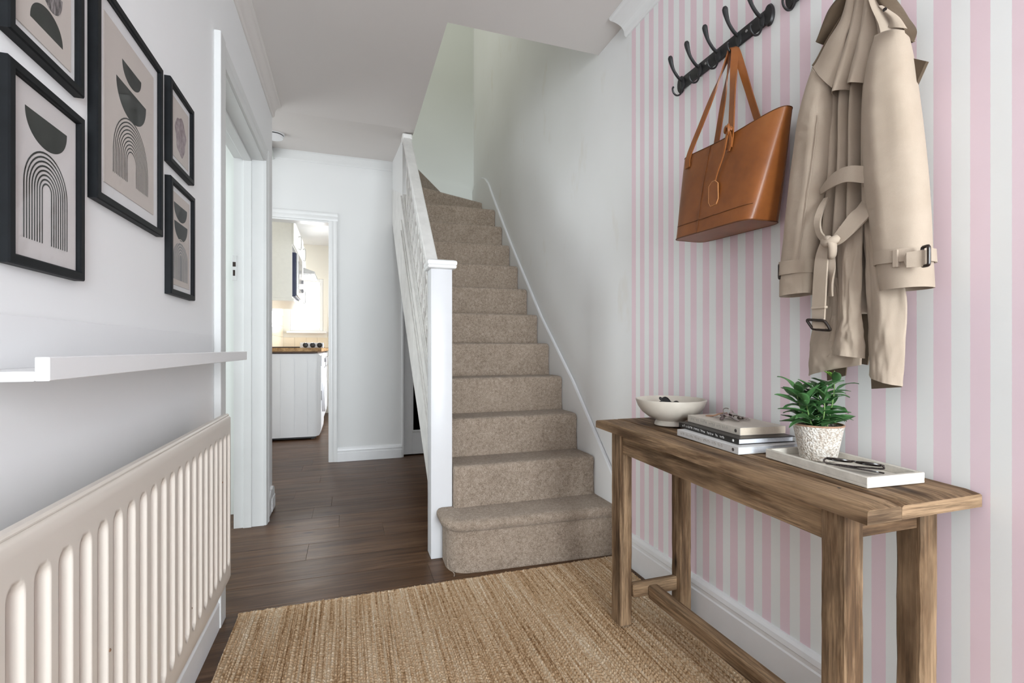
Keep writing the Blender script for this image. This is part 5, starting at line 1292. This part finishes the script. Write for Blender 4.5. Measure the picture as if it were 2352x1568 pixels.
m = MB(); q = [(0.6995, 1.5475), (0.6601, 1.5155), (0.6822, 1.4725), (0.6978, 1.4868)]; m.prism(q, 0, 1.098, 1.106); part('lapel_tip', m, MAT['lining'], coat, 'brown tweed lapel tip sticking out behind the sleeve', smooth=False)
# belt
BW = 0.034
def belt(pts, widths, th=0.0045, twist=0.0):
    P = cr([tuple(p) + (w_,) for p, w_ in zip(pts, widths)], 26); wv_ = []; nv_ = []; path = [p[:3] for p in P]
    for i in range(26):
        T = (Vector(path[min(25, i + 1)]) - Vector(path[max(0, i - 1)])).normalized(); N_ = Vector((-1, 0, 0)); w_ = T.cross(N_).normalized()
        w_ = (w_ + N_ * twist * math.sin(i / 25 * 6)).normalized(); wv_.append(w_ * P[i][3]); nv_.append(T.cross(w_))
    m = MB(); m.ribbon(path, wv_, nv_, th); return m
bl = part('belt', belt([(1.0900, 0.8825, 1.3212), (1.0700, 0.8485, 1.3252), (1.0600, 0.8171, 1.3300), (1.0560, 0.7856, 1.3278), (1.0620, 0.7497, 1.3135)], [0.014, 0.024, 0.032, 0.034, 0.034]), MAT['trench'], coat, angle=60)
part('belt', belt([(1.1100, 0.7571, 1.2946), (1.0880, 0.7624, 1.2633), (1.0660, 0.7657, 1.2374), (1.0540, 0.7812, 1.2134), (1.0480, 0.8037, 1.1900), (1.0500, 0.8262, 1.1800)], [0.036, 0.040, 0.042, 0.038, 0.030, 0.018], twist=0.06), MAT['trench'], coat, angle=60)
part('belt', belt([(1.0850, 0.8648, 1.2997), (1.0680, 0.8646, 1.2741), (1.0600, 0.8672, 1.2429), (1.0560, 0.8594, 1.2129), (1.0520, 0.8407, 1.1891)], [0.012, 0.014, 0.016, 0.016, 0.014], twist=0.3), MAT['trench'], coat, angle=60)
m = MB(); kc = (1.0460, 0.8230, 1.1790); m.tube(cr([(kc[0] + 0.004, kc[1] + 0.016, kc[2] + 0.010), (kc[0] - 0.006, kc[1] + 0.002, kc[2] + 0.012), (kc[0] - 0.008, kc[1] - 0.010, kc[2] - 0.004), (kc[0] - 0.002, kc[1] - 0.006, kc[2] - 0.026), (kc[0] + 0.006, kc[1] + 0.004, kc[2] - 0.030)], 16), [0.0075, 0.0085, 0.009, 0.009, 0.0095, 0.010, 0.010, 0.0098, 0.0095, 0.0092, 0.009, 0.0085, 0.008, 0.0075, 0.0065, 0.005], 10, flat=0.8)
m.tube(cr([(kc[0] - 0.004, kc[1] + 0.014, kc[2] + 0.008), (kc[0] - 0.010, kc[1] + 0.004, kc[2] + 0.002), (kc[0] - 0.009, kc[1] - 0.010, kc[2] + 0.004), (kc[0] + 0.002, kc[1] - 0.016, kc[2] + 0.010)], 12), 0.0075, 10, flat=1.3)
part('belt_knot', m, MAT['trench'], coat, angle=70)
part('belt_end', belt([(1.0500, 0.8391, 1.1897), (1.0480, 0.8462, 1.1534), (1.0480, 0.8507, 1.1032), (1.0500, 0.8556, 1.0425), (1.0520, 0.8584, 1.0037)], [0.020, 0.031, 0.033, 0.033, 0.031]), MAT['trench'], coat, angle=60)
part('belt_end', belt([(1.0560, 0.8309, 1.1662), (1.0580, 0.8325, 1.1213), (1.0640, 0.8394, 1.0618)], [0.014, 0.020, 0.016], twist=0.4), MAT['trench'], coat, angle=60)
m = MB(); bc_ = (1.0480, 0.8540, 1.0361); m.box((bc_[0] - 0.004, bc_[1] - 0.018, bc_[2] - 0.003), (bc_[0] + 0.006, bc_[1] + 0.018, bc_[2] + 0.003), 0.0012); part('belt_keeper', m, MAT['trench'], coat)
part('belt_buckle', buckle((1.0460, 0.8535, 0.9952), 0.047, 0.027, 0.0034, (0.0, -1, -0.10), (-0.30, 0.48, 1)), MAT['buckle'], coat)
part('belt_buckle_fold', belt([(1.0500, 0.8568, 1.0056), (1.0490, 0.8537, 0.9932), (1.0500, 0.8523, 0.9839)], [0.030, 0.031, 0.030]), MAT['trench'], coat)
